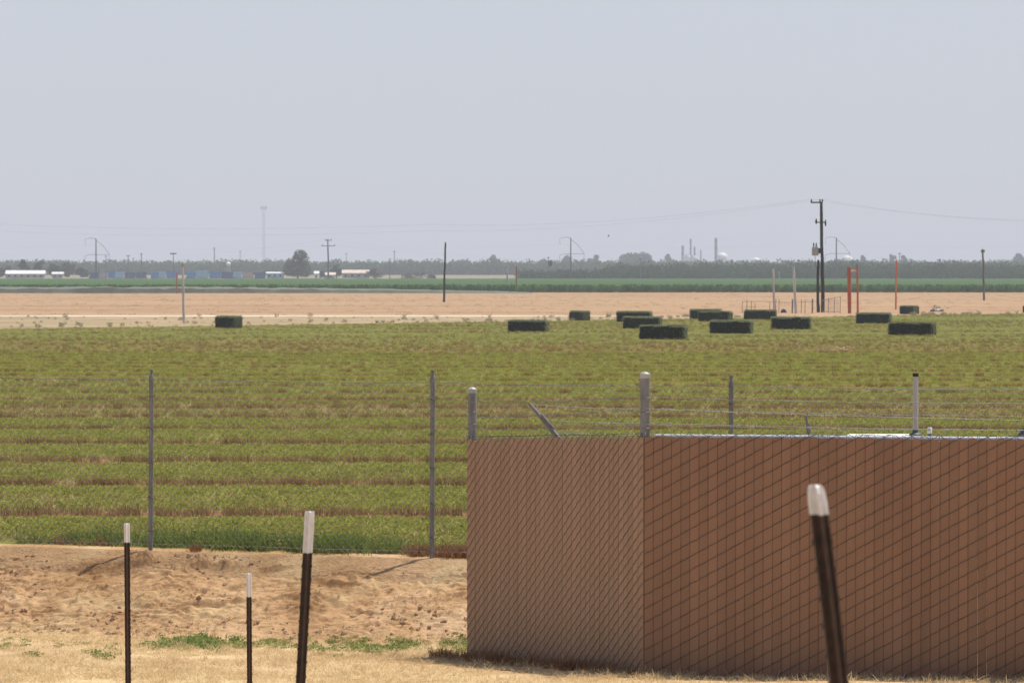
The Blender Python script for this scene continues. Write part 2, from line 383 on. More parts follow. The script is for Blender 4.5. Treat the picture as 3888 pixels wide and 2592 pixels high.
# everything farther, and the land beside the fields: a low sheet that reaches the horizon
xs = np.concatenate([np.linspace(-1500, -300, 10), np.linspace(-290, 290, 60), np.linspace(300, 1500, 10)])
ys = np.concatenate([[640, 700, 800, 900, 1000, 1100, 1180], np.linspace(1200, 2000, 40), [2300, 2700, 3300, 4000, 5000, 6000]])
XX, YY = np.meshgrid(xs, ys); ZZ = zfar(YY)
o = link('farmland', grid_mesh('farmland', XX, YY, ZZ), M['farland'], smooth=True); tag(o, kind='structure')
V = [(-1500, -90, -2.2), (1500, -90, -2.2), (1500, 645, -2.2), (-1500, 645, -2.2)]
o = link('lower_ground', np_mesh('lower_ground', V, [(0, 1, 2, 3)]), M['dry']); tag(o, kind='structure')

# ------------------------------------------------------------------ scattered plants (stuff)
def blades(n, h0, h1, w, rad, lean, cur=.3, seed=0, seg=2):
    r = np.random.default_rng(seed); V = []; Q = []
    for i in range(n):
        a = r.uniform(0, 6.283); q = rad * math.sqrt(r.uniform()); x, y = q * math.cos(a), q * math.sin(a)
        h = r.uniform(h0, h1); la = r.uniform(0, 6.283); ln = r.uniform(.2, 1) * lean * h; ww = w * r.uniform(.6, 1.3); fa = r.uniform(0, 6.283)
        dx, dy = math.cos(fa) * ww, math.sin(fa) * ww; b = len(V)
        for k in range(seg + 1):
            t = k / seg; ox = math.cos(la) * ln * t ** (1 + cur); oy = math.sin(la) * ln * t ** (1 + cur); s = 1 - .85 * t
            z = h * t * (1 - .25 * lean * t)
            V += [(x + ox - dx * s, y + oy - dy * s, z), (x + ox + dx * s, y + oy + dy * s, z)]
        for k in range(seg): Q.append((b + 2 * k, b + 2 * k + 1, b + 2 * k + 3, b + 2 * k + 2))
    return V, Q
def leaves(n, z0, z1, size, rad, seed=0, flat=.5):
    r = np.random.default_rng(seed); V = []; Q = []
    for i in range(n):
        a = r.uniform(0, 6.283); q = rad * math.sqrt(r.uniform()); c = Vector((q * math.cos(a), q * math.sin(a), r.uniform(z0, z1)))
        nrm = Vector((r.normal(), r.normal(), r.normal() + flat * 2)).normalized(); t = nrm.orthogonal().normalized()
        t = Matrix.Rotation(r.uniform(0, 6.28), 3, nrm) @ t; u = nrm.cross(t); s = size * r.uniform(.6, 1.3); b = len(V)
        V += [c - t * s, c + u * s * .5, c + t * s, c - u * s * .5]; Q.append((b, b + 1, b + 2, b + 3))
    return [tuple(v) for v in V], Q
PROTO = bpy.data.collections.new('scatter_sources')
def proto_coll(name, makers):
    c = bpy.data.collections.new(name)
    for i, parts in enumerate(makers):
        V = []; Q = []; mi = []; mats = []
        for k, ((v, q), m) in enumerate(parts):
            b = len(V); V += v; Q += [tuple(j + b for j in f) for f in q]; mi += [k] * len(q); mats.append(m)
        me = bpy.data.meshes.new(name); me.from_pydata(V, [], Q); me.polygons.foreach_set('material_index', mi)
        for m in mats: me.materials.append(m)
        me.update(); ob = bpy.data.objects.new(name, me); c.objects.link(ob)
    return c
def scatter(name, pts, scl, coll, ncoll, label=None, tilt=.15):
    n = len(pts); me = bpy.data.meshes.new(name); me.vertices.add(n); me.vertices.foreach_set('co', np.asarray(pts, np.float32).ravel())
    r = np.random.default_rng(n)
    rot = np.stack([r.normal(0, tilt, n), r.normal(0, tilt, n), r.uniform(0, 6.283, n)], 1).astype(np.float32)
    a = me.attributes.new('rot', 'FLOAT_VECTOR', 'POINT'); a.data.foreach_set('vector', rot.ravel())
    a = me.attributes.new('scl', 'FLOAT', 'POINT'); a.data.foreach_set('value', np.asarray(scl, np.float32))
    a = me.attributes.new('idx', 'INT', 'POINT'); a.data.foreach_set('value', r.integers(0, ncoll, n).astype(np.int32))
    o = bpy.data.objects.new(name, me); COL.objects.link(o)
    ng = bpy.data.node_groups.new(name, 'GeometryNodeTree')
    ng.interface.new_socket('Geometry', in_out='INPUT', socket_type='NodeSocketGeometry')
    ng.interface.new_socket('Geometry', in_out='OUTPUT', socket_type='NodeSocketGeometry')
    gi = ng.nodes.new('NodeGroupInput'); go = ng.nodes.new('NodeGroupOutput')
    iop = ng.nodes.new('GeometryNodeInstanceOnPoints'); ci = ng.nodes.new('GeometryNodeCollectionInfo')
    ci.inputs['Collection'].default_value = coll; ci.inputs['Separate Children'].default_value = True; ci.inputs['Reset Children'].default_value = True
    def attr(nm, t):
        x = ng.nodes.new('GeometryNodeInputNamedAttribute'); x.data_type = t; x.inputs['Name'].default_value = nm; return x.outputs['Attribute']
    L = ng.links.new
    L(gi.outputs[0], iop.inputs['Points']); L(ci.outputs[0], iop.inputs['Instance']); iop.inputs['Pick Instance'].default_value = True
    L(attr('idx', 'INT'), iop.inputs['Instance Index']); L(attr('rot', 'FLOAT_VECTOR'), iop.inputs['Rotation']); L(attr('scl', 'FLOAT'), iop.inputs['Scale'])
    L(iop.outputs[0], go.inputs[0])
    md = o.modifiers.new('scatter', 'NODES'); md.node_group = ng
    return tag(o, label, None, None, 'stuff')

alf = proto_coll('alfalfa_tuft', [[(blades(9, .03, .07, .0025, .08, .5, seed=s), M['stem']), (leaves(30, .025, .085, .016, .09, seed=s + 50), M['alfalfa'])] for s in range(5)])
alf_far = proto_coll('alfalfa_clump', [[(blades(10, .05, .12, .006, .22, .5, seed=s + 200), M['stem']), (leaves(34, .03, .12, .04, .25, seed=s + 250), M['alfalfa'])] for s in range(5)])
stb = proto_coll('stubble_tuft', [[(blades(30, .07, .145, .0038, .10, .35, seed=s + 10), M['stem']), (leaves(4, .08, .14, .014, .09, seed=s + 60), M['alfalfa'])] for s in range(5)])
tall = proto_coll('tall_clump', [[(blades(30, .08, .24, .005, .16, .55, seed=s + 20), M['tall_green']), (leaves(18, .03, .18, .016, .16, seed=s + 70), M['tall_green'])] for s in range(4)])
dry = proto_coll('straw_tuft', [[(blades(18, .02, .07, .0022, .08, 1.6, seed=s + 30), M['straw'])] for s in range(5)])
weedc = proto_coll('weed_clump', [[(leaves(44, .005, .05, .018, .085, seed=s + 80, flat=.8), M['weed']), (blades(6, .03, .07, .003, .06, .6, seed=s + 90), M['weed'])] for s in range(4)])
deadc = proto_coll('dead_clump', [[(blades(40, .05, .17, .004, .09, .6, seed=s + 100), M['dead'])] for s in range(4)])
gweed = proto_coll('verge_shrub', [[(leaves(70, .05, .75, .11, .5, seed=s + 110, flat=.1), M['grey_weed']), (blades(24, .3, .85, .018, .4, .5, seed=s + 120), M['grey_weed'])] for s in range(4)])
twig = proto_coll('dry_stalk', [[(blades(4, .08, .24, .0022, .03, 1.5, seed=s + 130), M['straw'])] for s in range(5)])

def zfield(x, y):
    b = np.clip((y - dfence(x) - .15) / 1.2, 0, 1)
    return zfar(y) * b + .40 * (1 - b) - .06 * bed(x, y) * b
def field_pts(n, y0, y1, keep):
    y = np.sqrt(rng.uniform(y0 ** 2, y1 ** 2, n)); x = rng.uniform(-1, 1, n) * (.158 * y + .6)
    ok = (y > dfence(x) + .25) & keep(x, y); return x[ok], y[ok]
def phm(x, y): return row_phase(x, y) * ROWP
patch = lambda x, y: fbm(x * .5, y * .25, 3, 77)
def keep_green(x, y):
    p = phm(x, y); want = np.interp(p, [0, .5, .9, 2.8, 3.6, 5.9, 6.05], [.0, .08, .46, .60, .92, 1, .1])
    want = np.where((y > 64) & (p < 1.0), .03, want)
    return rng.uniform(0, 1, len(x)) < want * (1 + 1.2 * patch(x, y))
x, y = field_pts(60000, 31.5, 66, keep_green)
scatter('alfalfa', np.stack([x, y, zfield(x, y)], 1), rng.uniform(.6, 1.1, len(x)), alf, 5)
x, y = field_pts(70000, 66, 145, keep_green)
scatter('alfalfa', np.stack([x, y, zfield(x, y)], 1), rng.uniform(.22, .48, len(x)), alf_far, 5)
x, y = field_pts(40000, 138, 330, lambda x, y: (y < far_edge(x)) & (fbm(x * .06, y * .25, 3, 78) + rng.uniform(-.5, .5, len(x)) > -.22))
scatter('alfalfa', np.stack([x, y, zfar(y)], 1), rng.uniform(.28, .62, len(x)) * (1 - .5 * ((phm(x, y) < 1.8) & (y < 230))), alf_far, 5)
x, y = field_pts(520000, 31.5, 190, lambda x, y: (phm(x, y) < np.interp(y, [32, 80], [.48, .36]) * rng.uniform(0, 1, len(x)) ** 1.3) & (rng.uniform(0, 1, len(x)) < np.interp(y, [32, 60, 120, 190], [1, 1, .7, .4])))
scatter('stubble', np.stack([x, y, zfield(x, y)], 1), rng.uniform(.75, 1.25, len(x)) * np.where(y > 70, .85, 1), stb, 5)
x, y = field_pts(14000, 31.5, 80, lambda x, y: (phm(x, y) > .4) & (phm(x, y) < 4.4))
scatter('stubble', np.stack([x, y, zfield(x, y)], 1), rng.uniform(.4, .8, len(x)), stb, 5)
x, y = field_pts(16000, 140, 330, lambda x, y: (y < far_edge(x)) & (fbm(x * .05, y * .3, 3, 79) > .02))
scatter('stubble', np.stack([x, y, zfar(y)], 1), rng.uniform(.8, 1.4, len(x)), stb, 5)
x, y = field_pts(16000, 31.5, 75, lambda x, y: (phm(x, y) > .4) & (phm(x, y) < 5.2))
scatter('dry_stubble', np.stack([x, y, zfield(x, y)], 1), rng.uniform(.8, 1.7, len(x)), dry, 5, tilt=.3)
# taller green growth and dead weeds along the chain link
def along(n, px0, px1, u0, u1):
    x = rng.uniform((px0 - 1944) / F * 31.8, (px1 - 1944) / F * 31.8, n); y = dfence(x) + rng.uniform(u0, u1, n); return x, y
xs_ = []; ys_ = []
for n, a, b, u0, u1 in [(50, 560, 900, .12, .9), (45, 800, 1000, .1, .5), (130, 1100, 1340, .08, .6), (40, 860, 1000, .08, .5), (30, 1330, 1560, .15, .8), (50, 0, 560, .2, .8), (60, 300, 1500, .15, .7)]:
    x, y = along(n, a, b, u0, u1); xs_.append(x); ys_.append(y)
x = np.concatenate(xs_); y = np.concatenate(ys_)
scatter('tall_grass', np.stack([x, y, zfield(x, y)], 1), rng.uniform(.3, 1.0, len(x)), tall, 4)
xs_ = []; ys_ = []
for n, a, b, u0, u1 in [(90, 1640, 1830, .02, .4), (26, 1560, 1620, .05, .3), (10, 150, 360, .1, .4), (6, 700, 780, -.05, .1)]:
    x, y = along(n, a, b, u0, u1); xs_.append(x); ys_.append(y)
x = np.concatenate(xs_); y = np.concatenate(ys_)
scatter('dead_weeds', np.stack([x, y, np.where(y < dfence(x) + .15, znear(x, y), zfield(x, y))], 1), rng.uniform(.35, 1.0, len(x)), deadc, 4)
# straw on the flat and bits on the bank
y = rng.uniform(23.6, 31, 16000); x = rng.uniform(-4.8, 4.4, 16000); u = y - dfence(x)
k = (u < -1.7) & (fbm(x * 1.3, y * 1.3, 3, 101) + rng.uniform(-.35, .35, len(x)) > -.22); x, y = x[k], y[k]
scatter('dry_grass', np.stack([x, y, znear(x, y) - .004], 1), rng.uniform(.5, 1.1, len(x)), dry, 5, tilt=.3)
x = rng.uniform(-4.9, 1.2, 2400); y = dfence(x) + rng.uniform(-2.0, -.1, 2400)
k = fbm(x * 1.4, y * 1.8, 3, 111) + rng.uniform(-.3, .3, len(x)) > .02; x, y = x[k], y[k]
scatter('dry_grass', np.stack([x, y, znear(x, y) - .006], 1), rng.uniform(.35, .9, len(x)), dry, 5, tilt=.5)
x = rng.uniform(-4.9, 1.2, 800); y = dfence(x) + rng.uniform(-2.4, -.1, 800)
scatter('dry_stalks', np.stack([x, y, znear(x, y) - .004], 1), rng.uniform(.3, 1.0, 800), twig, 5, tilt=.9)
x = rng.uniform(-4.9, 1.2, 2200); y = dfence(x) + np.minimum(rng.uniform(-2.0, -.3, 2200), rng.uniform(-2.0, -.3, 2200))
k = fbm(x * 1.1, y * 2.6, 3, 121) + rng.uniform(-.25, .25, len(x)) > .08; x, y = x[k], y[k]
scatter('dead_weeds', np.stack([x, y, znear(x, y) - .004], 1), rng.uniform(.08, .30, len(x)), deadc, 4, tilt=.9)
# green weeds at the foot of the bank
xs_ = []; ys_ = []; sc_ = []
for px, py, n, w, s in [(30, 2448, 14, 60, .7), (120, 2482, 8, 18, .7), (395, 2485, 14, 38, .8), (640, 2455, 34, 90, .9), (720, 2440, 40, 40, 1.15), (845, 2450, 40, 60, .95), (1020, 2450, 26, 60, .8), (1190, 2455, 18, 50, .7),
                        (1400, 2462, 60, 100, .85), (1560, 2450, 30, 80, .7), (1740, 2450, 40, 60, .9), (1700, 2480, 16, 50, .7), (1300, 2440, 16, 60, .6), (270, 2446, 10, 50, .5), (1250, 2478, 8, 50, .6)]:
    for i in range(n):
        p = on_near(px + rng.normal() * w * .8, py + rng.normal() * 9); xs_.append(p.x); ys_.append(p.y); sc_.append(s * rng.uniform(.35, 1.0))
x = np.array(xs_); y = np.array(ys_)
scatter('green_weeds', np.stack([x, y, znear(x, y)], 1), sc_, weedc, 4)
# weeds and dry tufts in the shade along the slat fence foot
LP0 = np.array([(1772 - 1944) / F * 28.0, 28.0]); CP = np.array([.972, 25.7]); RP = np.array([5.2, 24.79])
t = rng.uniform(0, 1, 130); x = LP0[0] + (CP - LP0)[0] * t - rng.uniform(.02, .35, 130) * .86; y = LP0[1] + (CP - LP0)[1] * t - rng.uniform(.02, .35, 130) * .5
scatter('dead_weeds', np.stack([x, y, znear(x, y)], 1), rng.uniform(.3, .85, len(x)), deadc, 4)
t = rng.uniform(0, 1, 90); x = CP[0] + (RP - CP)[0] * t; y = CP[1] + (RP - CP)[1] * t - rng.uniform(.03, .5, 90)
scatter('dry_grass', np.stack([x, y, znear(x, y)], 1), rng.uniform(.5, 1.2, len(x)), dry, 5)
# verge shrubs, field edge weeds
x = rng.uniform(-50, 50, 2400); y = far_edge(x) + rng.uniform(-1.5, 1, 2400) * 1.0 + vw(x) * rng.uniform(0, 1, 2400) ** 1.2
k = fbm(x * .12, y * .2, 3, 131) + rng.uniform(-.3, .3, 2400) > np.where(x > 0, .2, .12); x, y = x[k], y[k]
scatter('verge_weeds', np.stack([x, y, zfar(y) - .05], 1), .10 + .40 * rng.uniform(0, 1, len(x)) ** 3, gweed, 4)
# dry tufts that break the tan field's edges and surface
x = rng.uniform(-1, 1, 9000); y = np.sqrt(rng.uniform(300 ** 2, 650 ** 2, 9000)); x = x * .17 * y; q_ = rng.uniform(0, 1, 9000) < .3
k = q_ & (y > far_edge(x) + tw(x) + 2); x, y = x[k], y[k]
tanc = proto_coll('tan_tuft', [[(blades(40, .05, .16, .03, .7, .5, seed=s + 140), M['straw'])] for s in range(4)])
scatter('dry_stubble', np.stack([x, y, zfar(y) - .03], 1), rng.uniform(.4, 1.0, len(x)), tanc, 4)

# dirt clods on the bank
def clod_parts(seed):
    r = np.random.default_rng(seed); bm = bmesh.new(); bmesh.ops.create_icosphere(bm, subdivisions=2, radius=1)
    k = r.normal(size=3)
    for v in bm.verts:
        d = v.co.normalized(); v.co *= 1 + .28 * math.sin(3 * d.x + k[0]) * math.cos(4 * d.y + k[1]) + .2 * r.uniform(-1, 1)
        v.co.z *= .6
    V = [tuple(v.co) for v in bm.verts]; Q = [tuple(v.index for v in f.verts) for f in bm.faces]; bm.free(); return V, Q
clods = proto_coll('clod', [[(clod_parts(s), M['dirt'])] for s in range(5)])
x = rng.uniform(-4.9, 1.2, 5000); y = dfence(x) + rng.uniform(-2.0, -.2, 5000)
k = fbm(x * 1.1, y * 1.4, 3, 151) + rng.uniform(-.25, .25, len(x)) > .18; x, y = x[k], y[k]
scatter('dirt_clods', np.stack([x, y, znear(x, y) - .003], 1), .003 + .030 * rng.uniform(0, 1, len(x)) ** 5, clods, 5, tilt=.8)

# ------------------------------------------------------------------ green crop
xs = np.linspace(-230, 230, 420); ys = np.concatenate([np.linspace(641, 700, 30), np.linspace(705, 1180, 60)])
XX, YY = np.meshgrid(xs, ys)
top = zfar(YY) + 1.25 + .22 * fbm(XX * .35, YY * .12, 3, 161) - .0 * XX
top = np.where(YY > 1150, top, top); top[-1] = zfar(YY[-1]) - .2
front = np.stack([XX[0], YY[0] - .3 + .3 * fbm(xs * .8, xs * 0, 2, 3), zfar(YY[0]) - .1], -1)
X2 = np.vstack([front[None, :, 0], XX]); Y2 = np.vstack([front[None, :, 1], YY]); Z2 = np.vstack([front[None, :, 2], top])
crop = link('crop', grid_mesh('crop', X2, Y2, Z2), M['crop'], smooth=True); tag(crop, 'strip of tall green crop behind the tan field', None, None, 'stuff')
cl = proto_coll('crop_plant', [[(leaves(26, .3, 1.5, .22, .5, seed=s + 170, flat=.0), M['crop_leaf'])] for s in range(4)])
x = rng.uniform(-115, 115, 3500); y = 640 + 12 * rng.uniform(0, 1, 3500) ** 2
scatter('crop_plants', np.stack([x, y, zfar(y)], 1), rng.uniform(.7, .95, 3500), cl, 4)
xs = np.linspace(-120, 4, 160); ys = np.array([618, 618.4, 622, 628, 634, 639]); XX, YY = np.meshgrid(xs, ys)
hh_ = np.array([0, .9, 1.0, 1.0, 1.0, 1.0])[:, None] * np.clip((4 - XX) / 60, 0, 1) ** .6 * (1 + .35 * fbm(XX * .5, YY * .2, 3, 8)) * 1.0
o = link('low_crop', grid_mesh('low_crop', XX, YY + .3 * fbm(XX, YY, 2, 3), zfar(YY) - .02 + hh_), M['low_crop'], smooth=True); tag(o, 'low grey green strip in front of the green crop on the left', None, None, 'stuff')

# ------------------------------------------------------------------ trees
def leaf_cloud(blobs, n, size, seed):
    """leaf clumps spread through the blobs (cx,cy,cz,rx,ry,rz); more near their surface"""
    r = np.random.default_rng(seed); w = np.array([b[3] * b[4] * b[5] for b in blobs]) ** .75; w /= w.sum()
    bi = r.choice(len(blobs), n, p=w); B = np.array(blobs)[bi]
    d = r.normal(size=(n, 3)); d /= np.linalg.norm(d, axis=1, keepdims=True); q = r.uniform(.35, 1.08, (n, 1)) ** .6
    C = B[:, :3] + d * q * B[:, 3:]
    nr = d * .6 + r.normal(size=(n, 3)); nr /= np.linalg.norm(nr, axis=1, keepdims=True)
    t = np.cross(nr, r.normal(size=(n, 3))); t /= np.linalg.norm(t, axis=1, keepdims=True); u = np.cross(nr, t)
    s = size * r.uniform(.5, 1.3, (n, 1))
    V = np.stack([C - t * s, C + u * s * .6, C + t * s, C - u * s * .6], 1).reshape(-1, 3)
    return V, np.arange(n * 4).reshape(n, 4)
def crown_blobs(w, h, base, seed, k=9, top=.9):
    r = np.random.default_rng(seed); out = []
    for i in range(k):
        z = base + (h - base) * (.15 + .75 * (i + .5) / k); q = (1 - abs((z - base) / (h - base) - .4) * top) * w * .5
        a = r.uniform(0, 6.28); d = q * r.uniform(.2, .75)
        s = q * r.uniform(.45, .7)
        out.append((d * math.cos(a), d * math.sin(a), z, s, s, s * r.uniform(.6, .9)))
    return out
def tree(name, px, d, width, height, label, leaf='tree_leaf', seed=0, n=1400, base=.12, size=.3, group=None, blobs=None, cat='tree', zoff=0.0):
    x = (px - 1944) / F * d; z = float(zfar(d)) + zoff
    t = empty(name, (x, d, z), label, cat, group)
    bl = blobs or crown_blobs(width, height, height * base, seed)
    V, Q = leaf_cloud(bl, n, size, seed); link('crown', np_mesh('crown', V, Q), M[leaf], t)
    mb = MB(); r = random.Random(seed)
    mb.tube([(0, 0, -.2), (.1, 0, height * .25), (.0, .1, height * .6)], [width * .045, width * .035, width * .012], 8)
    for k in range(5):
        b = bl[r.randrange(len(bl))]; mb.tube([(0.05, 0, height * (.15 + .06 * k)), (b[0] * .5, b[1] * .5, (b[2] + height * .2) * .5), (b[0], b[1], b[2])], [width * .02, width * .014, width * .005], 6)
    mb.build('trunk', M['bark'], t)
    return t
D = 1340
tree('shade_tree', 1130, D, 9.5, 11.3, 'tall twin lobed tree standing among the far farm buildings', 'tree_leaf2', 3, 3600, size=.38,
     blobs=[(1.0, 0, 8.9, 2.6, 2.4, 2.3), (2.3, .3, 7.2, 2.2, 2.2, 2.6), (-.2, 0, 6.8, 2.3, 2.2, 2.4), (-3.2, 0, 5.5, 2.1, 2, 2.2), (-3.9, .4, 3.4, 1.8, 1.8, 2.3), (0, 0, 4, 3.2, 2.6, 2.8), (3, .2, 3.6, 2.4, 2.2, 2.6), (-1.5, -.5, 2, 3, 2.4, 1.6), (2.4, -.3, 1.8, 2.8, 2.2, 1.5)])
tree('round_tree', 1277, D, 4.2, 5.6, 'small dark rounded tree between the twin lobed tree and the tan roofed shed', 'tree_leaf', 4, 900, size=.28, base=.05)
tree('bush', 1422, D, 5.6, 4.0, 'low olive bush at the right end of the tan roofed shed', 'tree_leaf2', 5, 900, size=.28, base=.0, cat='bush')
tree('bush', 1222, D + 12, 4.0, 2.9, 'low dark bush right beside the twin lobed tree', 'tree_leaf', 6, 600, size=.25, base=.0, cat='bush')
for i, (px, w, h, lf, lb) in enumerate([(32, 5, 4.4, 'tree_leaf', 'low dark tree at the left end of the long white building'), (90, 5.4, 7.4, 'tree_leaf', 'tall dark tree behind the middle of the long white building'),
        (150, 6.5, 7.0, 'tree_leaf2', 'broad olive tree behind the right end of the long white building'), (208, 5.4, 5.6, 'tree_leaf', 'dark tree right behind the little white shed'), (258, 7.0, 6.2, 'tree_leaf2', 'wide olive tree to the right of the little white shed'), (312, 6.4, 4.0, 'tree_leaf2', 'lowest spreading tree at the right end of the left tree cluster'), (4, 4, 3.6, 'tree_leaf2', 'bushy tree cut by the left picture edge')]):
    tree('farm_tree', px, 1390 + 6 * (i % 3), w, h, lb, lf, 20 + i, 1900, size=.36, base=.03, group='trees round the white building on the left')
# hazy trees on the horizon
for i, (px, w, h, lb) in enumerate([(1877, 11.5, 13.5, 'hazy dome shaped tree on the horizon above the left part of the orchard'), (2150, 12, 13, 'hazy rounded tree on the horizon just left of the curved arm pole'), (2215, 5, 9, 'slim hazy tree on the horizon right of the curved arm pole'), (2258, 10.5, 13.5, 'hazy tree with humped crown on the horizon left of the long grove'), (2535, 9, 14.5, 'hazy tree on the horizon between the long grove and the plant'),
        (3275, 8, 13, 'hazy tree rising above the orchard just right of the pale dome'), (3388, 7, 14, 'hazy tree above the orchard left of the bright orange pole'), (3435, 7, 13, 'hazy tree above the orchard right of the bright orange pole'), (3872, 12, 14, 'hazy tree above the orchard at the right picture edge')]):
    tree('horizon_tree', px, 2500, w, h + 1.2, lb, 'tree_leaf', 40 + i, 1900, size=.8, base=.03, group='hazy trees on the horizon')
gb = [(x, 0, z, 3.6, 3, h) for x, z, h in [(-9, 9, 5.2), (-4.5, 10.6, 5), (0, 10.4, 5), (4.5, 10.8, 5), (8.2, 10, 5), (10.4, 6, 4), (-10.4, 5.5, 4), (-5, 5, 4), (0, 5, 4), (6, 5, 4)]]
t = empty('grove', ((2415 - 1944) / F * 2500, 2500, 1.0), 'long flat topped grove of hazy trees on the horizon', 'grove')
V, Q = leaf_cloud(gb, 6000, .8, 71); link('crown', np_mesh('crown', V, Q), M['tree_leaf'], t)
mb = MB()
for x in (-9, -4.5, 0, 4.5, 9): mb.tube([(x, 0, -.3), (x, 0, 9)], [.35, .15], 6)
mb.build('trunk', M['bark'], t)

# orchards: countless trees in rows
def orchard(name, xr, rows, step, h, w, n, size, seed, label):
    r = np.random.default_rng(seed); V = []; Q = []; b = 0; mb = MB()
    for yr in rows:
        x0, x1 = xr(yr)
        for x in np.arange(x0, x1, step):
            xx = x + r.normal() * .4; yy = yr + r.normal() * .4; hh = h(xx, yy) * r.choice([r.uniform(.78, 1.0), r.uniform(.92, 1.16)]); ww = w * r.uniform(.85, 1.1); z = float(zfar(yy))
            bl = [(xx + dx * ww, yy + dy * ww, z + hh * q, ww * .42, ww * .42, hh * .25) for dx, dy, q in ((0, 0, .74), (-.25, .1, .55), (.25, -.1, .5), (.05, -.25, .4), (0, .2, .62), (-.2, -.1, .22), (.22, .1, .24), (0, -.1, .1))]
            v, f = leaf_cloud(bl, n, size, int(r.integers(1e9))); V.append(v); Q.append(f + b); b += len(v)
            mb.tube([(xx, yy, z - .2), (xx, yy, z + hh * .5)], [.16, .09], 5)
    nv = sum(len(v) for v in V); V.append(np.array(mb.v)); V = np.concatenate(V); Q = np.concatenate(Q)
    tr = np.array([[i + nv for i in f] for f in mb.f if len(f) == 4])
    me = np_mesh(name, V, np.concatenate([Q, tr])); mi = np.zeros(len(me.polygons), np.int32); mi[len(Q):] = 1
    o = link(name, me, [M['orchard'], M['bark']]); me.polygons.foreach_set('material_index', mi); tag(o, label, None, None, 'stuff')
orchard('orchard', lambda y: ((1985 - 1944) / F * y, 200), [1196, 1204, 1212], 3.2, lambda x, y: 4.6, 4.4, 300, .36, 81, 'nearer orchard rows behind the green crop on the right')
orchard('orchard', lambda y: ((2340 - 1944) / F * y - (y - 1226) * .1, 205), [1226, 1238, 1252, 1268], 4.6, lambda x, y: np.interp(x, [30, 60, 100, 200], [5.4, 6.6, 7.0, 7.0]), 5.4, 320, .42, 82, 'taller orchard rows behind on the right')
orchard('orchard', lambda y: (-310, 310), [1880, 1894, 1910, 1930], 4.2, lambda x, y: 8.0, 7.0, 300, .7, 83, 'far hazy orchard across the whole horizon')

# ------------------------------------------------------------------ hay bales
def bale_mat(name, stops):
    m, nt, p = nodes(name)
    c = ramp(nt, noise(nt, 9, 6, .75, (1, 1, 2.2)), stops)
    c2 = ramp(nt, noise(nt, 1.2, 3), [(.3, (.75, .75, .75)), (.7, (1.2, 1.2, 1.15))])
    nt.links.new(mixc(nt, 1.0, c, c2, 'MULTIPLY'), p.inputs['Base Color']); p.inputs['Roughness'].default_value = .95; p.inputs['Specular IOR Level'].default_value = .1
    b = N(nt, 'ShaderNodeBump', Strength=.9); b.inputs['Distance'].default_value = .05
    nt.links.new(noise(nt, 14, 6, .7, (1, 1, 2)), b.inputs['Height']); nt.links.new(b.outputs['Normal'], p.inputs['Normal']); return m
M['hay'] = bale_mat('pressed_hay', [(.30, (.010, .012, .006)), (.52, (.024, .028, .013)), (.74, (.06, .066, .032))])
M['hay_pale'] = bale_mat('sunlit_and_cut_hay', [(.30, (.055, .062, .032)), (.52, (.13, .14, .075)), (.74, (.25, .25, .15))])  # lighter hay: sunlight on the tops put into the colour, also for cut ends
def solve_d(py):
    d = 200.0
    for _ in range(40):
        z = float(zfar(d)); d = (CZ - z) * F / (py - 1030)
    return d
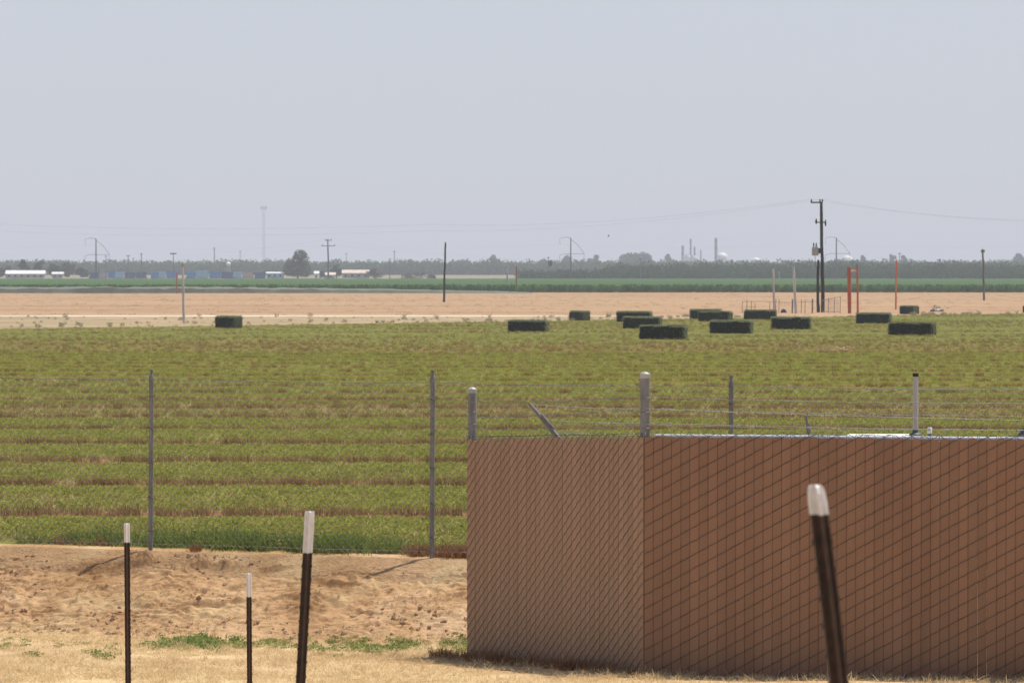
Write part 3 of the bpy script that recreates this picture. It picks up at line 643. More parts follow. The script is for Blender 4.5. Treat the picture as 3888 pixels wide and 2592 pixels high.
def bale(x0, x1, x2, y0, y1, label, i):
    d = solve_d(y1); s = F / d; h = (y1 - y0) / s; front = (x1 - x0) / s; end = (x2 - x1) / s
    wd = max(h, .74); yaw = math.asin(min(.95, end / wd)); L = front / math.cos(yaw)
    if L > 3.0: L = 3.0
    if L < 2.0: L = 2.3
    px = (x0 + x2) / 2; hd = abs(math.sin(yaw)) * L / 2 + math.cos(yaw) * wd / 2
    c = Vector(((px - 1944) / F * (d + hd * .8), d + hd * .8, float(zfar(d))))
    bm = bmesh.new(); r = np.random.default_rng(900 + i)
    nx, ny, nz = 26, 9, 9; pts = {}
    def P(a, b, q):
        k = (a, b, q)
        if k not in pts:
            x, y, z = a / nx - .5, b / ny - .5, q / nz
            p = Vector((x * L, y * wd, z * h)); e = 0
            # rounded ends and edges
            ex = min(a, nx - a) / nx * L; ez = min(q, nz - q) / nz * h; ey = min(b, ny - b) / ny * wd
            for u, v_, ax in ((ex, ez, 'xz'), (ex, ey, 'xy'), (ey, ez, 'yz')):
                if u < .001 and v_ < .001:
                    p.x -= .05 * np.sign(x) if ax != 'yz' else 0; p.y -= .05 * np.sign(y) if ax != 'xz' else 0; p.z -= .075 * (1 if z > .5 else 0) if ax != 'xy' else 0
            nn = .045 * fbm(x * L * 3 + 7 * i, y * wd * 3 + z * h * 4, 3, 7 + i); p += Vector((np.sign(x) * (ex < .001), np.sign(y) * (ey < .001), (z > .5) * (ez < .001))) * float(nn) * 1.3
            p.z -= .02 * math.cos(x * L * 5.2) * (q == nz)
            pts[k] = bm.verts.new(p)
        return pts[k]
    for a in range(nx):
        for q in range(nz):
            bm.faces.new((P(a, 0, q), P(a + 1, 0, q), P(a + 1, 0, q + 1), P(a, 0, q + 1))); bm.faces.new((P(a + 1, ny, q), P(a, ny, q), P(a, ny, q + 1), P(a + 1, ny, q + 1)))
        for b in range(ny):
            bm.faces.new((P(a, b, nz), P(a + 1, b, nz), P(a + 1, b + 1, nz), P(a, b + 1, nz))); bm.faces.new((P(a, b + 1, 0), P(a + 1, b + 1, 0), P(a + 1, b, 0), P(a, b, 0)))
    for b in range(ny):
        for q in range(nz):
            bm.faces.new((P(0, b + 1, q), P(0, b, q), P(0, b, q + 1), P(0, b + 1, q + 1))); bm.faces.new((P(nx, b, q), P(nx, b + 1, q), P(nx, b + 1, q + 1), P(nx, b, q + 1)))
    me = bpy.data.meshes.new('hay_bale'); bm.to_mesh(me); nf = len(bm.faces); bm.free()
    # loose wisps on the surface
    n = 1700; f = r.choice(6, n, p=[.22, .22, .2, .13, .13, .10]); u = r.uniform(-.5, .5, (n, 3)) * np.array([L, wd, h]) + np.array([0, 0, h / 2])
    nr = np.zeros((n, 3))
    for k in range(n):
        ax = (2, 2, 2, 0, 0, 1)[f[k]]; sg = 1 if (ax == 2 or r.uniform() < .5) else -1
        u[k, ax] = (sg * (L, wd, h)[ax] / 2) + (h / 2 if ax == 2 else 0); nr[k, ax] = sg
    dv = nr * .7 + r.normal(size=(n, 3)) * .8; dv /= np.linalg.norm(dv, axis=1, keepdims=True); ln = r.uniform(.03, .11, (n, 1)); sd = np.cross(dv, r.normal(size=(n, 3))); sd /= np.linalg.norm(sd, axis=1, keepdims=True)
    Vw = np.stack([u - sd * .009, u + sd * .009, u + dv * ln + sd * .005, u + dv * ln - sd * .005], 1).reshape(-1, 3)
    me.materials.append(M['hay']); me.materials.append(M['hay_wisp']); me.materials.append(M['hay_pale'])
    for p_ in me.polygons:                                            # sunlit rim painted as a paler top; paler cut ends
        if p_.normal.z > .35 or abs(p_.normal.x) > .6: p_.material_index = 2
    b2 = bmesh.new(); b2.from_mesh(me)
    vs = [b2.verts.new(p) for p in Vw]
    for k in range(n):
        ff_ = b2.faces.new(vs[4 * k:4 * k + 4]); ff_.material_index = 1
    b2.to_mesh(me); b2.free()
    o = bpy.data.objects.new('hay_bale', me); COL.objects.link(o); o.location = c; o.rotation_euler = (0, 0, -yaw)
    tag(o, label, 'hay bale', 'hay bales lying on the mown field')
BALES = [(819, 885, 918, 1202, 1245, 'lone dark hay bale on the left half of the field near the pale pole'),
 (1926, 2071, 2087, 1217, 1260, 'long dark hay bale farthest left of the bale group on the right half'),
 (2160, 2212, 2243, 1182, 1217, 'small hay bale with its pale end showing, left of the overlapping three'),
 (2339, 2465, 2478, 1183, 1222, 'hay bale at the back of the three overlapping bales'),
 (2364, 2502, 2516, 1204, 1248, 'middle hay bale of the three overlapping bales'),
 (2426, 2595, 2611, 1237, 1288, 'largest nearest hay bale, in front of the three overlapping bales'),
 (2618, 2735, 2742, 1175, 1211, 'hay bale half hidden behind another bale at the field edge'),
 (2650, 2765, 2783, 1183, 1220, 'hay bale overlapping the half hidden bale from the front'),
 (2694, 2846, 2862, 1218, 1267, 'large hay bale just right of the nearest bale, below the overlapping pair'),
 (2824, 2940, 2950, 1178, 1213, 'hay bale right below the left pale pole and the blue lump'),
 (2927, 3073, 3081, 1205, 1250, 'hay bale in front of the dark utility pole and the right pale pole'),
 (3249, 3373, 3386, 1189, 1228, 'hay bale right under the orange pipe stand'),
 (3417, 3463, 3489, 1162, 1193, 'smallest hay bale, beside the foot of the bright orange pole'),
 (3373, 3534, 3555, 1226, 1273, 'large near hay bale lowest on the right, below the smallest bale'),
 (3882, 3960, 3985, 1161, 1188, 'hay bale cut off by the right picture edge')]
for i, b in enumerate(BALES): bale(*b, i)
p = at(3180, 1338, solve_d(1338)); V = []; sh = empty('straw_heap', (p.x, p.y, float(zfar(p.y))), 'low pale heap of cut hay lying in the field below the orange posts', 'hay heap')
v, q = leaf_cloud([(0, 0, .1, .45, .3, .14), (-.5, 0, .06, .4, .3, .1), (.4, 0, .12, .25, .2, .16)], 260, .08, 5); link('heap', np_mesh('heap', v, q), M['straw'], sh)

# ------------------------------------------------------------------ chain link fence on the bank
FE = empty('chain_link_fence', (-.73, 31.5, .4), 'tall grey chain link fence along the top of the dirt bank', 'fence')
Finv = Matrix.Translation(FE.location).inverted()
def fz(x): return .40
fx = [-3.39 - 2.66 * 1, -3.39, -.73, 1.94, 4.62]
lean = [0, .012, .008, .0, 0]
for i, x in enumerate(fx):
    y = float(dfence(x)); b = Vector((x, y, .36)); h = 2.0 if i != 2 else 2.02
    ln = Vector((lean[i], 0, 0)); o0 = FE.location
    mb = MB(); mb.tube([b - o0, b + ln + Vector((0, 0, h - .36 + .02)) - o0], .0215, 14)
    po = mb.build('post', M['galv'], FE, True)
    top = b + ln + Vector((0, 0, h - .36 + .02))
    c = MB(); c.lathe(top - o0 - Vector((0, 0, .055)), [(.0245, 0), (.0255, .03), (.022, .052), (.013, .072), (.010, .085), (.012, .10), (.006, .108)], 14)
    # eye loop the top wire passes through
    c.tube([top - o0 + Vector((.012 * math.cos(a), -.004, .045 + .016 * math.sin(a))) for a in np.linspace(0, 6.283, 13)], .005, 6)
    c.build('post_cap', M['galv_dark'], po, True)
    for tz in (.16, .47, .80, 1.12, 1.42):
        k = MB(); q = b + ln * (tz / 1.7) + Vector((0, 0, tz + .05)) - o0; dz = random.uniform(-.012, .02)
        k.tube([q + Vector((.025 * math.cos(a), .027 * math.sin(a), dz * math.cos(a))) for a in np.linspace(0, 6.283, 13)], .0032, 5)
        k.tube([q + Vector((.024, -.008, dz)), q + Vector((.045, .006, dz + .012))], .0025, 5); k.tube([q + Vector((-.024, -.008, -dz)), q + Vector((-.047, .008, -dz - .008))], .0025, 5)
        k.build('tie_wire', M['rust'], po)
# fabric
pw = .036; hh = .036; nz_ = 43; x_start, x_end = -6.2, 5.0; ncol = int((x_end - x_start) * 1.055 / pw)
dirx = Vector((2.66, -.9, 0)).normalized(); ks = np.arange(ncol); js = np.arange(nz_ + 1)
P = np.zeros((ncol, (nz_) * 2 + 1, 3)); s0 = (x_start + .73) / dirx.x
for j in range(nz_ * 2 + 1):
    jj = j / 2
    par = (ks + int(np.floor(jj))) % 2                     # which side this wire touches at this level
    nxt = (ks + int(np.floor(jj)) + 1) % 2
    off = par if j % 2 == 0 else .5
    sx = s0 + (ks + off) * pw
    dep = np.where(par == 0, .0022, -.0022) * (1 if j % 2 == 0 else 1.4)
    z = .03 + jj * hh
    P[:, j, 0] = sx * dirx.x + .003 * np.sin(jj * .9 + sx * 4); P[:, j, 1] = sx * dirx.y - .026 + dep + .012 * np.sin(sx * 1.7 + jj * .13); P[:, j, 2] = z + .006 * np.sin(sx * 2.3)
v, q = tubes_np(P, .0020, 4); link('wire_mesh', np_mesh('wire_mesh', v, q), M['wire'], FE)
def strand(pts, r, sag=0.0, n=24, wob=0.0, seed=0):
    out = []; rr = random.Random(seed)
    for a, b in zip(pts[:-1], pts[1:]):
        for k in range(n):
            t = k / n; p = a.lerp(b, t); p = p + Vector((0, 0, -sag * 4 * t * (1 - t) + rr.uniform(-wob, wob))); out.append(p)
    out.append(pts[-1]); return out
def barbs(mb, pts, step=.125, L=.014, r=.0016):
    acc = 0
    for a, b in zip(pts[:-1], pts[1:]):
        acc += (b - a).length
        if acc > step:
            acc = 0
            for k in range(2):
                v = Vector((random.uniform(-.4, .4), random.uniform(-.6, .6), random.choice((-1, 1)))).normalized() * L
                mb.tube([b - v, b + v], r, 4)
            mb.tube([b - (b - a).normalized() * .008, b + (b - a).normalized() * .008], .0042, 5)
o0 = FE.location
tops = [Vector((x, float(dfence(x)) - .02, 1.99)) - o0 for x in fx]
tops[0].z += .02
mb = MB(); pts = strand(tops, 0, .012, 40, .004, 3); mb.tube(pts, .0032, 5); barbs(mb, pts, .6, .012); mb.build('top_wire', M['barb'], FE)
mb = MB(); mb.tube(strand([Vector((x, float(dfence(x)) - .03, .45)) - o0 for x in fx], 0, .0, 30, .004, 9), .003, 5); mb.build('bottom_wire', M['barb'], FE)

# ------------------------------------------------------------------ brown slat fence
SF = empty('slat_fence', (CP[0], CP[1], 0), 'brown slatted privacy fence with a corner and barbed wire above', 'fence')
s0 = SF.location
def panel(A, B, za, zb, ga, gb, seed, out, sm='slat'):
    """A->B along the ground line; za/zb slat tops, ga/gb ground"""
    A = np.array(A); B = np.array(B); L = np.linalg.norm(B - A); u = (B - A) / L; nrm = np.array([u[1], -u[0]]) * out
    n = int(round(L / .0685)); p = L / n; r = np.random.default_rng(seed)
    mb = MB()
    for k in range(n):
        t = (k + .5) / n; c = A + (B - A) * t; zt = za + (zb - za) * t + r.uniform(-.006, .006); zl = ga + (gb - ga) * t - .03
        if r.uniform() < .05: zt -= r.uniform(.012, .03)
        w = p + .0012; a = r.normal() * .02; ca, sa = math.cos(a), math.sin(a); side = .0011 if k % 2 else -.0011
        if r.uniform() < .06: w -= .0045                      # a slit of light here and there
        e = (u * ca + nrm * sa) * w / 2; c2 = c + nrm * side
        prof = [(-1, -.0042), (-.92, -.0020), (-.84, .0004), (-.3, .0014), (.3, .0014), (.84, .0004), (.92, -.0020), (1, -.0042)]
        vs = []
        for q, f in prof:
            ch = .012 * max(0, (abs(q) - .6) / .4); pos = c2 + e * q + nrm * f; bk = pos - nrm * .0014
            vs += [(pos[0], pos[1], zl), (pos[0], pos[1], zt - ch), (bk[0], bk[1], zl), (bk[0], bk[1], zt - ch)]
        fs = []
        for i in range(7): a0 = 4 * i; b0 = a0 + 4; fs += [(a0, b0, b0 + 1, a0 + 1), (b0 + 2, a0 + 2, a0 + 3, b0 + 3), (a0 + 1, b0 + 1, b0 + 3, a0 + 3), (a0, a0 + 2, b0 + 2, b0)]
        fs += [(0, 1, 3, 2), (28, 30, 31, 29)]
        mb.add([(x - s0.x, y - s0.y, z) for x, y, z in vs], fs)
    sl = mb.build('slat_panel', M[sm], SF)
    rise, tot = (.038, .102) if sm == 'slat' else (.060, .080); zmin = min(ga, gb); cols = []
    npd = int((max(za, zb) - zmin) / tot) + 2
    for k in range(n):
        t0 = k / n; t1 = (k + 1) / n; pts = []
        ph = (k * rise) % tot; gr = ga + (gb - ga) * t0; ztop = za + (zb - za) * t0 + .022
        for m in range(npd):
            z = zmin - .02 + ph + (m - 1) * tot
            for t, f, dz in ((t0, -.001, 0), (t0 + (t1 - t0) * .2, .0066, rise * .2), (t0 + (t1 - t0) * .8, .0066, rise * .8), (t1, -.001, rise), (t0 + (t1 - t0) * .8, -.0105, rise + (tot - rise) * .2), (t0 + (t1 - t0) * .2, -.0105, rise + (tot - rise) * .8)):
                c = A + (B - A) * t + nrm * f; zz = z + dz + .0016 * r.normal(); zz = min(zz, ztop + .004 * r.uniform()); zz = max(zz, gr - .02); pts.append((c[0] - s0.x, c[1] - s0.y, zz))
        cols.append(pts)
    # bright knuckles, the twisted ends above the slats
    kb = MB()
    for k in range(n):
        t = (k + .5) / n; c = A + (B - A) * t; zt = za + (zb - za) * t; d_ = u * .011
        j = r.uniform(-.004, .006); hgt = .024 + j
        a0 = c - u * p * .5; 
        kb.tube([(a0[0] - d_[0] * .6 - s0.x, a0[1] - d_[1] * .6 - s0.y, zt - .012), (a0[0] - s0.x, a0[1] - s0.y, zt + hgt * .8), (a0[0] + d_[0] * .5 - s0.x, a0[1] + d_[1] * .5 - s0.y, zt + hgt), (a0[0] + d_[0] - s0.x, a0[1] + d_[1] - s0.y, zt + hgt * .5), (a0[0] + d_[0] * 1.3 + nrm[0] * .006 - s0.x, a0[1] + d_[1] * 1.3 + nrm[1] * .006 - s0.y, zt - .004)], .0024, 5)
    v, q = tubes_np(cols, .0024 if sm == 'slat' else .0020, 6); nb = len(v); me = np_mesh('wire_mesh', np.concatenate([v, np.array(kb.v)]), np.concatenate([q, np.array([f for f in kb.f if len(f) == 4]) + nb]))
    link('wire_mesh', me, [M['wire_dark'], M['wire']], SF, True); mi = np.zeros(len(me.polygons), np.int32); mi[len(q):] = 1; me.polygons.foreach_set('material_index', mi)
    return u, nrm
zLt, zCt, zRt = 1.640, 1.772, 1.786
u1, n1 = panel(LP0, CP, zLt, zCt, -.12, -.0, 5, 1, 'slat_lit')
u2, n2 = panel(CP + np.array([.012, 0]), RP, zCt, zRt, -.0, .05, 6, 1)
# posts stand behind the slats
def post(x, y, ztop, r, zb=-.2):
    mb = MB(); mb.tube([(x - s0.x, y - s0.y, zb), (x - s0.x, y - s0.y, ztop - .03)], r, 20); po = mb.build('post', M['galv'], SF, True)
    c = MB(); c.lathe((x - s0.x, y - s0.y, ztop - .06), [(r * 1.05, .012), (r * 1.05, .034), (r * 1.08, .036), (r * 1.06, .041), (r * .88, .050), (r * .5, .057), (r * .1, .060)], 20); c.build('post_cap', M['galv_cap'], po, True)
    for z in (ztop - .20, ztop - .3, ztop - .42):
        k = MB(); k.tube([(x - s0.x + (r + .002) * math.cos(a), y - s0.y + (r + .002) * math.sin(a), z) for a in np.linspace(0, 6.283, 17)], .003, 5); k.build('tie_wire', M['galv_dark'], po)
    return po
plx, ply = LP0[0] + .045 , LP0[1] + .06
post(plx, ply, 2.062, .0345); post(CP[0] + .02, CP[1] + .07, 2.253, .0365); post(RP[0] - .1, RP[1] + .09, 2.253, .0365)
# top rail behind the right panel, shining in the sun
mb = MB(); a = CP + np.array([.10, .05]); b = RP + np.array([0, .05]); mb.tube([(a[0] - s0.x, a[1] - s0.y, zCt - .001), (b[0] - s0.x, b[1] - s0.y, zRt - .008)], .0205, 14); mb.build('top_rail', M['galv_bright'], SF, True)
mb = MB(); a = LP0 + n1 * -.05; b = CP + n1 * -.05; mb.tube([(a[0] - s0.x, a[1] - s0.y, zLt - .06), (b[0] - s0.x, b[1] - s0.y, zCt - .06)], .0205, 14); mb.build('top_rail', M['galv'], SF, True)
# leaning barbed wire arms on the posts of the compound's back side
def arm(tip, low, d, r0, r1):
    a = at(*tip, d); b = at(*low, d); foot = Vector((b.x, b.y, -.1)); mb = MB()
    mb.tube([foot - s0, b - s0 + Vector((0, 0, .0))], r1 * 1.05, 12); po = mb.build('post', M['galv'], SF, True)
    m2 = MB(); m2.tube([b - s0 - Vector((0, 0, .015)), a - s0], [r1, r0], 12); m2.tube([b.lerp(a, .38) - s0 + Vector((.012, -.012, .01)), b.lerp(a, .72) - s0 + Vector((.010, -.012, .01))], .012, 8); m2.build('wire_arm', M['galv'], po, True)
arm((2010, 1531), (2150, 1692), 28.6, .0125, .026); arm((3061, 1577), (3076, 1700), 28.6, .010, .014)
# barbed wire: front set on the panels, back set on the arms
def bw(pxs, sag, seed):
    pts = [at(*q) - s0 for q in pxs]; mb = MB(); s_ = strand(pts, 0, sag, 46, .0025, seed); mb.tube(s_, .0019, 5); barbs(mb, s_, .12, .012); mb.build('barbed_wire', M['barb'], SF)
for k, (a, b, c) in enumerate([(1527, 1507, 1532), (1584, 1551, 1580), (1631, 1611, 1632)]): bw([(1790, a, 28.0), (2448, b, 25.72), (3960, c, 25.2)], .012, k)
for k, q in enumerate([[(2012, 1536), (2440, 1552), (3960, 1596)], [(2085, 1594), (2440, 1606), (3960, 1634)], [(2118, 1640), (2440, 1651), (3960, 1672)]]): bw([(x, y, 28.5) for x, y in q], .008, 20 + k)

# ------------------------------------------------------------------ things inside the compound
tk = empty('storage_tank', at(3345, 1655, 29.4) * 1, 'white lidded storage tank showing just above the slat fence beside the black capped pipe', 'tank'); tk.location.z = 0
zt = at(3345, 1653, 29.4).z - .010
mb = MB(); mb.box((0, .2, zt / 2 - .06), (.50, .5, zt - .10)); 
mb.build('body', M['white'], tk)
mb = MB(); x0, x1 = -.29, .34; z0 = zt - .045
mb.add([(x0, -.1, z0), (x1, -.1, z0), (x1, .5, z0), (x0, .5, z0), (x0, -.1, z0 + .022), (x1, -.1, z0 + .022), (x1, .5, z0 + .022), (x0, .5, z0 + .022), (x0 + .06, 0, z0 + .05), (x1 - .02, 0, z0 + .05), (x1 - .02, .42, z0 + .05), (x0 + .06, .42, z0 + .05)],
       [(3, 2, 1, 0), (0, 1, 5, 4), (1, 2, 6, 5), (2, 3, 7, 6), (3, 0, 4, 7), (4, 5, 9, 8), (5, 6, 10, 9), (6, 7, 11, 10), (7, 4, 8, 11), (8, 9, 10, 11)])
mb.build('lid', M['white'], tk)
d = 29.2; pb = at(3476, 1640, d); pt = at(3475, 1418, d)
vp = empty('vent_pipe', (pb.x, d, 0), 'tall grey pipe with a black cap rising from a round grey fitting', 'pipe')
mb = MB(); mb.tube([(0, 0, pb.z - .02), (0, 0, pt.z - .015)], .0225, 16); mb.build('shaft', M['pipe'], vp, True)
mb = MB(); mb.lathe((0, 0, pt.z - .025), [(.026, 0), (.026, .028), (.022, .03)], 16); mb.build('cap', M['black'], vp, True)
mb = MB(); mb.lathe((.0, 0, pb.z - .055), [(.045, -.0), (.055, .012), (.057, .03), (.050, .042), (.030, .05), (.026, .06), (.026, .085)], 20); mb.build('fitting', M['fitting'], vp, True)
mb = MB(); mb.tube([(0, 0, -.1), (0, 0, pb.z - .056)], .04, 16); mb.build('riser', M['pipe'], vp, True)
d = 29.6; pb = at(3530, 1645, d); pt = at(3530, 1622, d)
vp = empty('vent_stub', (pb.x, d, 0), 'short white capped vent stub just right of the black capped pipe', 'pipe')
mb = MB(); mb.tube([(0, 0, -.1), (0, 0, pb.z)], .017, 14); mb.build('shaft', M['fitting'], vp, True)
mb = MB(); mb.lathe((0, 0, pb.z), [(.019, 0), (.0195, pt.z - pb.z - .004), (.017, pt.z - pb.z)], 14); mb.build('cap', M['white'], vp, True)
d = 28.8; pb = at(3905, 1700, d)
dk = empty('brace_pipe', (pb.x, d, 0), 'dark slanting brace pipe behind the slat fence at the right picture edge', 'pipe')
mb = MB(); a = at(3872, 1660, d) - dk.location; b = at(3925, 1590, d) - dk.location; f = Vector((a.x - 1.0, 0, -.1)); mb.tube([f, a, b], .03, 12); mb.build('shaft', M['fitting'], dk, True)

# ------------------------------------------------------------------ steel T posts in the foreground
def tpost(pts, d, w, tip_px, label, rz=0.0, blunt=True):
    """pts: pixels from top to bottom along the post"""
    W = [at(x, y, d) for x, y in pts]; g = float(znear(W[-1].x, d, False))
    dirn = (W[-1] - W[-2]); k = (g - .15 - W[-1].z) / dirn.z; W.append(W[-1] + dirn * k)
    foot = Vector((W[-1].x, d, g)); e = empty('steel_post', foot, label, 'fence post', 'steel fence posts with white tips in the foreground', 0)
    e_ = e
    def section(c, s, half):
        # T profile: flange away from the camera, web towards it, small return beads on the flange edges
        hw = half * s; t = .0045; wb = .032 * s
        pr = [(-hw, .0), (-hw, -t * 1.8), (-hw + t, -t * 1.8), (-hw + t * 1.4, -t), (-t * .7, -t), (-t * .55, -wb), (t * .55, -wb), (t * .7, -t), (hw - t * 1.4, -t), (hw - t, -t * 1.8), (hw, -t * 1.8), (hw, 0)]
        cr, sr = math.cos(rz), math.sin(rz)
        return [c + Vector((x * cr - y * sr, x * sr + y * cr, 0)) for x, y in pr]
    def sweep(path, scales):
        vs = []; n = 12; fs = []
        for c, s in zip(path, scales): vs += section(c - foot, s, w / 2)
        for i in range(len(path) - 1):
            for k in range(n): fs.append((i * n + k, i * n + (k + 1) % n, (i + 1) * n + (k + 1) % n, (i + 1) * n + k))
        fs.append(tuple(range(n - 1, -1, -1))); fs.append(tuple((len(path) - 1) * n + k for k in range(n)))
        return MB().add(vs, fs)
    # split at the paint line
    yt = W[0].z - tip_px * d / F
    def pos(z):
        for a, b in zip(W[:-1], W[1:]):
            if b.z <= z <= a.z: return a.lerp(b, (a.z - z) / (a.z - b.z))
        return W[-1]
    tipz = [W[0].z, W[0].z - .004, W[0].z - .014, W[0].z - .03, yt]
    sc = [.58, .78, .92, 1.0, 1.0] if blunt else [.9, .97, 1, 1, 1]
    t_ = sweep([pos(z) for z in tipz], [s * 1.02 for s in sc]).build('painted_tip', M['white_tip'], e)
    zs = [yt] + [z for z in np.linspace(yt - .06, W[-1].z, 14)]
    st = sweep([pos(z) for z in zs], [1] * len(zs))
    z = yt - .05; i = 0
    while z > g + .02:
        c = pos(z) - foot
        # studs on the flange back, showing as little lugs at both edges
        for s_ in (-1, 1):
            st.box(c + Vector((s_ * (w / 2 + .0004), .0015, 0)), (.0035, .006, .010), rz)
        z -= .054 if i % 2 else .050; i += 1
    st.build('shaft', M['tpost'], e)
    return e
tpost([(482, 1985), (487, 2592)], 20.9, .034, 73, 'thin steel post farthest left, dark brown with a white tip', 0.0, False)
tpost([(945, 2175), (948, 2592)], 23.0, .034, 90, 'shortest steel post, dark brown with a white tip, between the two others on the left', 0.0, False)
tpost([(1176, 1940), (1141, 2592)], 13.0, .036, 158, 'taller tilted steel post with a white tip, left of the chain link fence post', .12, False)
tpost([(3095, 1840), (3140, 2200), (3184, 2592)], 6.3, .0335, 112, 'big leaning steel post with a rounded pale tip in front of the slat fence', .1)

# ------------------------------------------------------------------ poles by the far field edge
def pole(name, px, ytop, ybot, label, m, r, cat='pole', group=None, lean=0, d=None, parts=None, tip=None, rt=.7, z0=None):
    d = d or solve_d(ybot); x = (px - 1944) / F * d; z = float(zfar(d)); top = at(px + lean, ytop, d)
    e = empty(name, (x, d, z), label, cat, group); h = top.z - z
    mb = MB(); rnd = random.Random(px); pts = []; rs = []
    for k in range(9):
        t = k / 8; pts.append((t * (top.x - x) + rnd.uniform(-.2, .2) * r, 0, -.3 + (h + .3) * t)); rs.append(r * (1 + (rt - 1) * t) * rnd.uniform(.9, 1.1))
    mb.tube(pts, rs, 10); mb.build('shaft', M[m], e, True)
    if tip: mt = MB(); mt.tube([(top.x - x, 0, h), (top.x - x, 0, h + .22)], r * .8, 10); mt.build('tip', M[tip], e, True)
    return e, h, d
e, h, d = pole('utility_pole', 3125, 768, 1186, 'tall dark wooden utility pole carrying a transformer, rising high above the orchard', 'wood_dark', .19, 'utility pole', lean=-8)
UPz = h; UP = e.location.copy()
xl = -8 * d / F
mb = MB(); mb.box((xl - .42, 0, h - .02), (1.15, .12, .13)); ca = mb.build('crossarm', M['wood_dark'], e)
for sx in (-.92, -.1, .12):
    mb = MB(); mb.lathe((xl + sx, 0, h + .045), [(.05, 0), (.09, .06), (.05, .1), (.08, .15), (.03, .26)], 10); mb.build('insulator', M['wood_dark'], e, True)
mb = MB(); mb.box((xl * .8 - .1, 0, h - 1.9), (1.9 * .55, .1, .1)); mb.lathe((xl * .8 - .5, 0, h - 2.05), [(.06, 0), (.09, .3), (.04, .5)], 10); mb.lathe((xl * .8 + .38, 0, h - 2.25), [(.06, 0), (.09, .3), (.04, .6)], 10); mb.build('cutout_bracket', M['wood_dark'], e)
tr = MB(); tr.lathe((xl * .7 - .62, -.05, h - 4.95 + .75 - .85), [(.30, 0), (.32, .05), (.32, .72), (.29, .78), (.1, .82)], 16); tb = tr.build('transformer', M['transformer'], e, True)
mb = MB()
for sx in (-.14, .1): mb.lathe((xl * .7 - .62 + sx, -.05, h - 4.25), [(.05, 0), (.08, .08), (.05, .16), (.07, .26), (.03, .42)], 10)
mb.build('bushing', M['wood_dark'], tb, True)
mb = MB(); mb.box((xl * .7 - .28, -.03, h - 4.6), (.3, .08, .5)); mb.build('bracket', M['wood_dark'], e)
mb = MB(); mb.tube([(xl * .7 - .62, 0, h - 5.06), (xl * .7 - .6, 0, h - 5.8), (xl * .7 - .45, 0, h - 6.3), (xl * .6 - .1, 0, h - 6.1)], .02, 6); mb.build('cable', M['wood_dark'], e)
pole('stub_pole', 3106, 987, 1186, 'shorter dark wooden pole standing right beside the tall utility pole', 'wood_dark', .16, 'pole')
pole('pale_pole', 2941, 1021, 1187, 'shorter pale weathered pole left of the taller pale pole', 'pale_pole', .13, 'pole', lean=-5)
pole('pale_pole', 3023, 1010, 1190, 'taller pale weathered pole between the shorter pale pole and the utility pole', 'pale_pole', .14, 'pole', lean=-10)
pole('field_pole', 698, 1012, 1222, 'pale pole with ochre tip alone on the left side by the track', 'pale_pole', .11, 'pole', lean=-4, tip='yellow_tip')
pole('orange_pole', 3401, 986, 1176, 'bright orange thin pole standing alone beside the smallest bale', 'orange_hot', .085, 'pole', lean=3, rt=1)
e, h, d = pole('wooden_pole', 3737, 945, 1141, 'grey wooden pole alone at the far right in the tan field', 'wood_grey', .16, 'utility pole', lean=-6)
mb = MB(); mb.box((-.2, 0, h - .3), (.5, .1, .35)); mb.build('fitting', M['wood_grey'], e)
e, h, d = pole('wooden_pole', 1685, 925, 1147, 'dark wooden pole alone near the middle of the tan field', 'wood_dark', .15, 'utility pole', lean=6)
MPz = h; MP = e.location.copy()
mb = MB(); mb.lathe((6 * d / F, 0, h), [(.06, 0), (.1, .08), (.05, .2)], 10); mb.build('insulator', M['wood_dark'], e, True)
# orange pipe stand
d = solve_d(1190); e = empty('pipe_stand', ((3225 - 1944) / F * d, d, float(zfar(d))), 'orange steel pipe stand of a thick and a thin upright with a crossbar', 'pipe stand')
o0 = e.location; z = lambda y: at(3225, y, d).z - o0.z; xx = lambda p: (p - 3225) / F * d
mb = MB(); mb.tube([(xx(3226), 0, -.2), (xx(3225), 0, 1.6), (xx(3223), 0, z(1015))], [.16, .18, .185], 16); mb.build('thick_upright', M['orange'], e, True)
mb = MB(); mb.tube([(xx(3257), 0, -.1), (xx(3256), 0, 2.5), (xx(3254), 0, z(1005))], [.095, .085, .1], 12); mb.build('thin_upright', M['orange'], e, True)
mb = MB(); mb.tube([(xx(3226), 0, z(1028)), (xx(3256), 0, z(1029))], .075, 10); mb.build('crossbar', M['pale_bar'], e, True)
mb = MB(); mb.lathe((xx(3257), 0, -.1), [(.26, 0), (.26, .12), (.12, .2), (.09, .5)], 12); mb.build('foot', M['orange'], e, True)
# pipe and wire pen round the poles
d = solve_d(1190) + 2; e = empty('pen_fence', ((3000 - 1944) / F * d, d, float(zfar(d))), 'thin grey pipe and wire pen around the pale poles and utility pole', 'fence'); X_ = lambda p: (p - 3000) / F * d
for i, (p, y0) in enumerate([(2818, 1145), (2835, 1138), (2852, 1142), (2866, 1150), (2922, 1148), (2945, 1136), (2957, 1134), (3008, 1135), (3042, 1137), (3056, 1138), (3084, 1134), (3145, 1130), (3167, 1128), (3190, 1125)]):
    hh_ = at(p, y0, d).z - e.location.z; mb = MB(); mb.tube([(X_(p), 0, -.1), (X_(p) + .03, 0, hh_)], .028 if i not in (7, 10) else .07, 8); mb.build('post', M['galv_dark'] if i < 11 else M['galv'], e, True)
hz = at(3000, 1146, d).z - e.location.z
mb = MB(); mb.tube([(X_(2816), 0, hz), (X_(2880), 0, hz + .05), (X_(3000), 0, hz - .05), (X_(3090), 0, hz + .02)], .022, 6); mb.build('rail', M['galv_dark'], e)
hz2 = at(3000, 1135, d).z - e.location.z
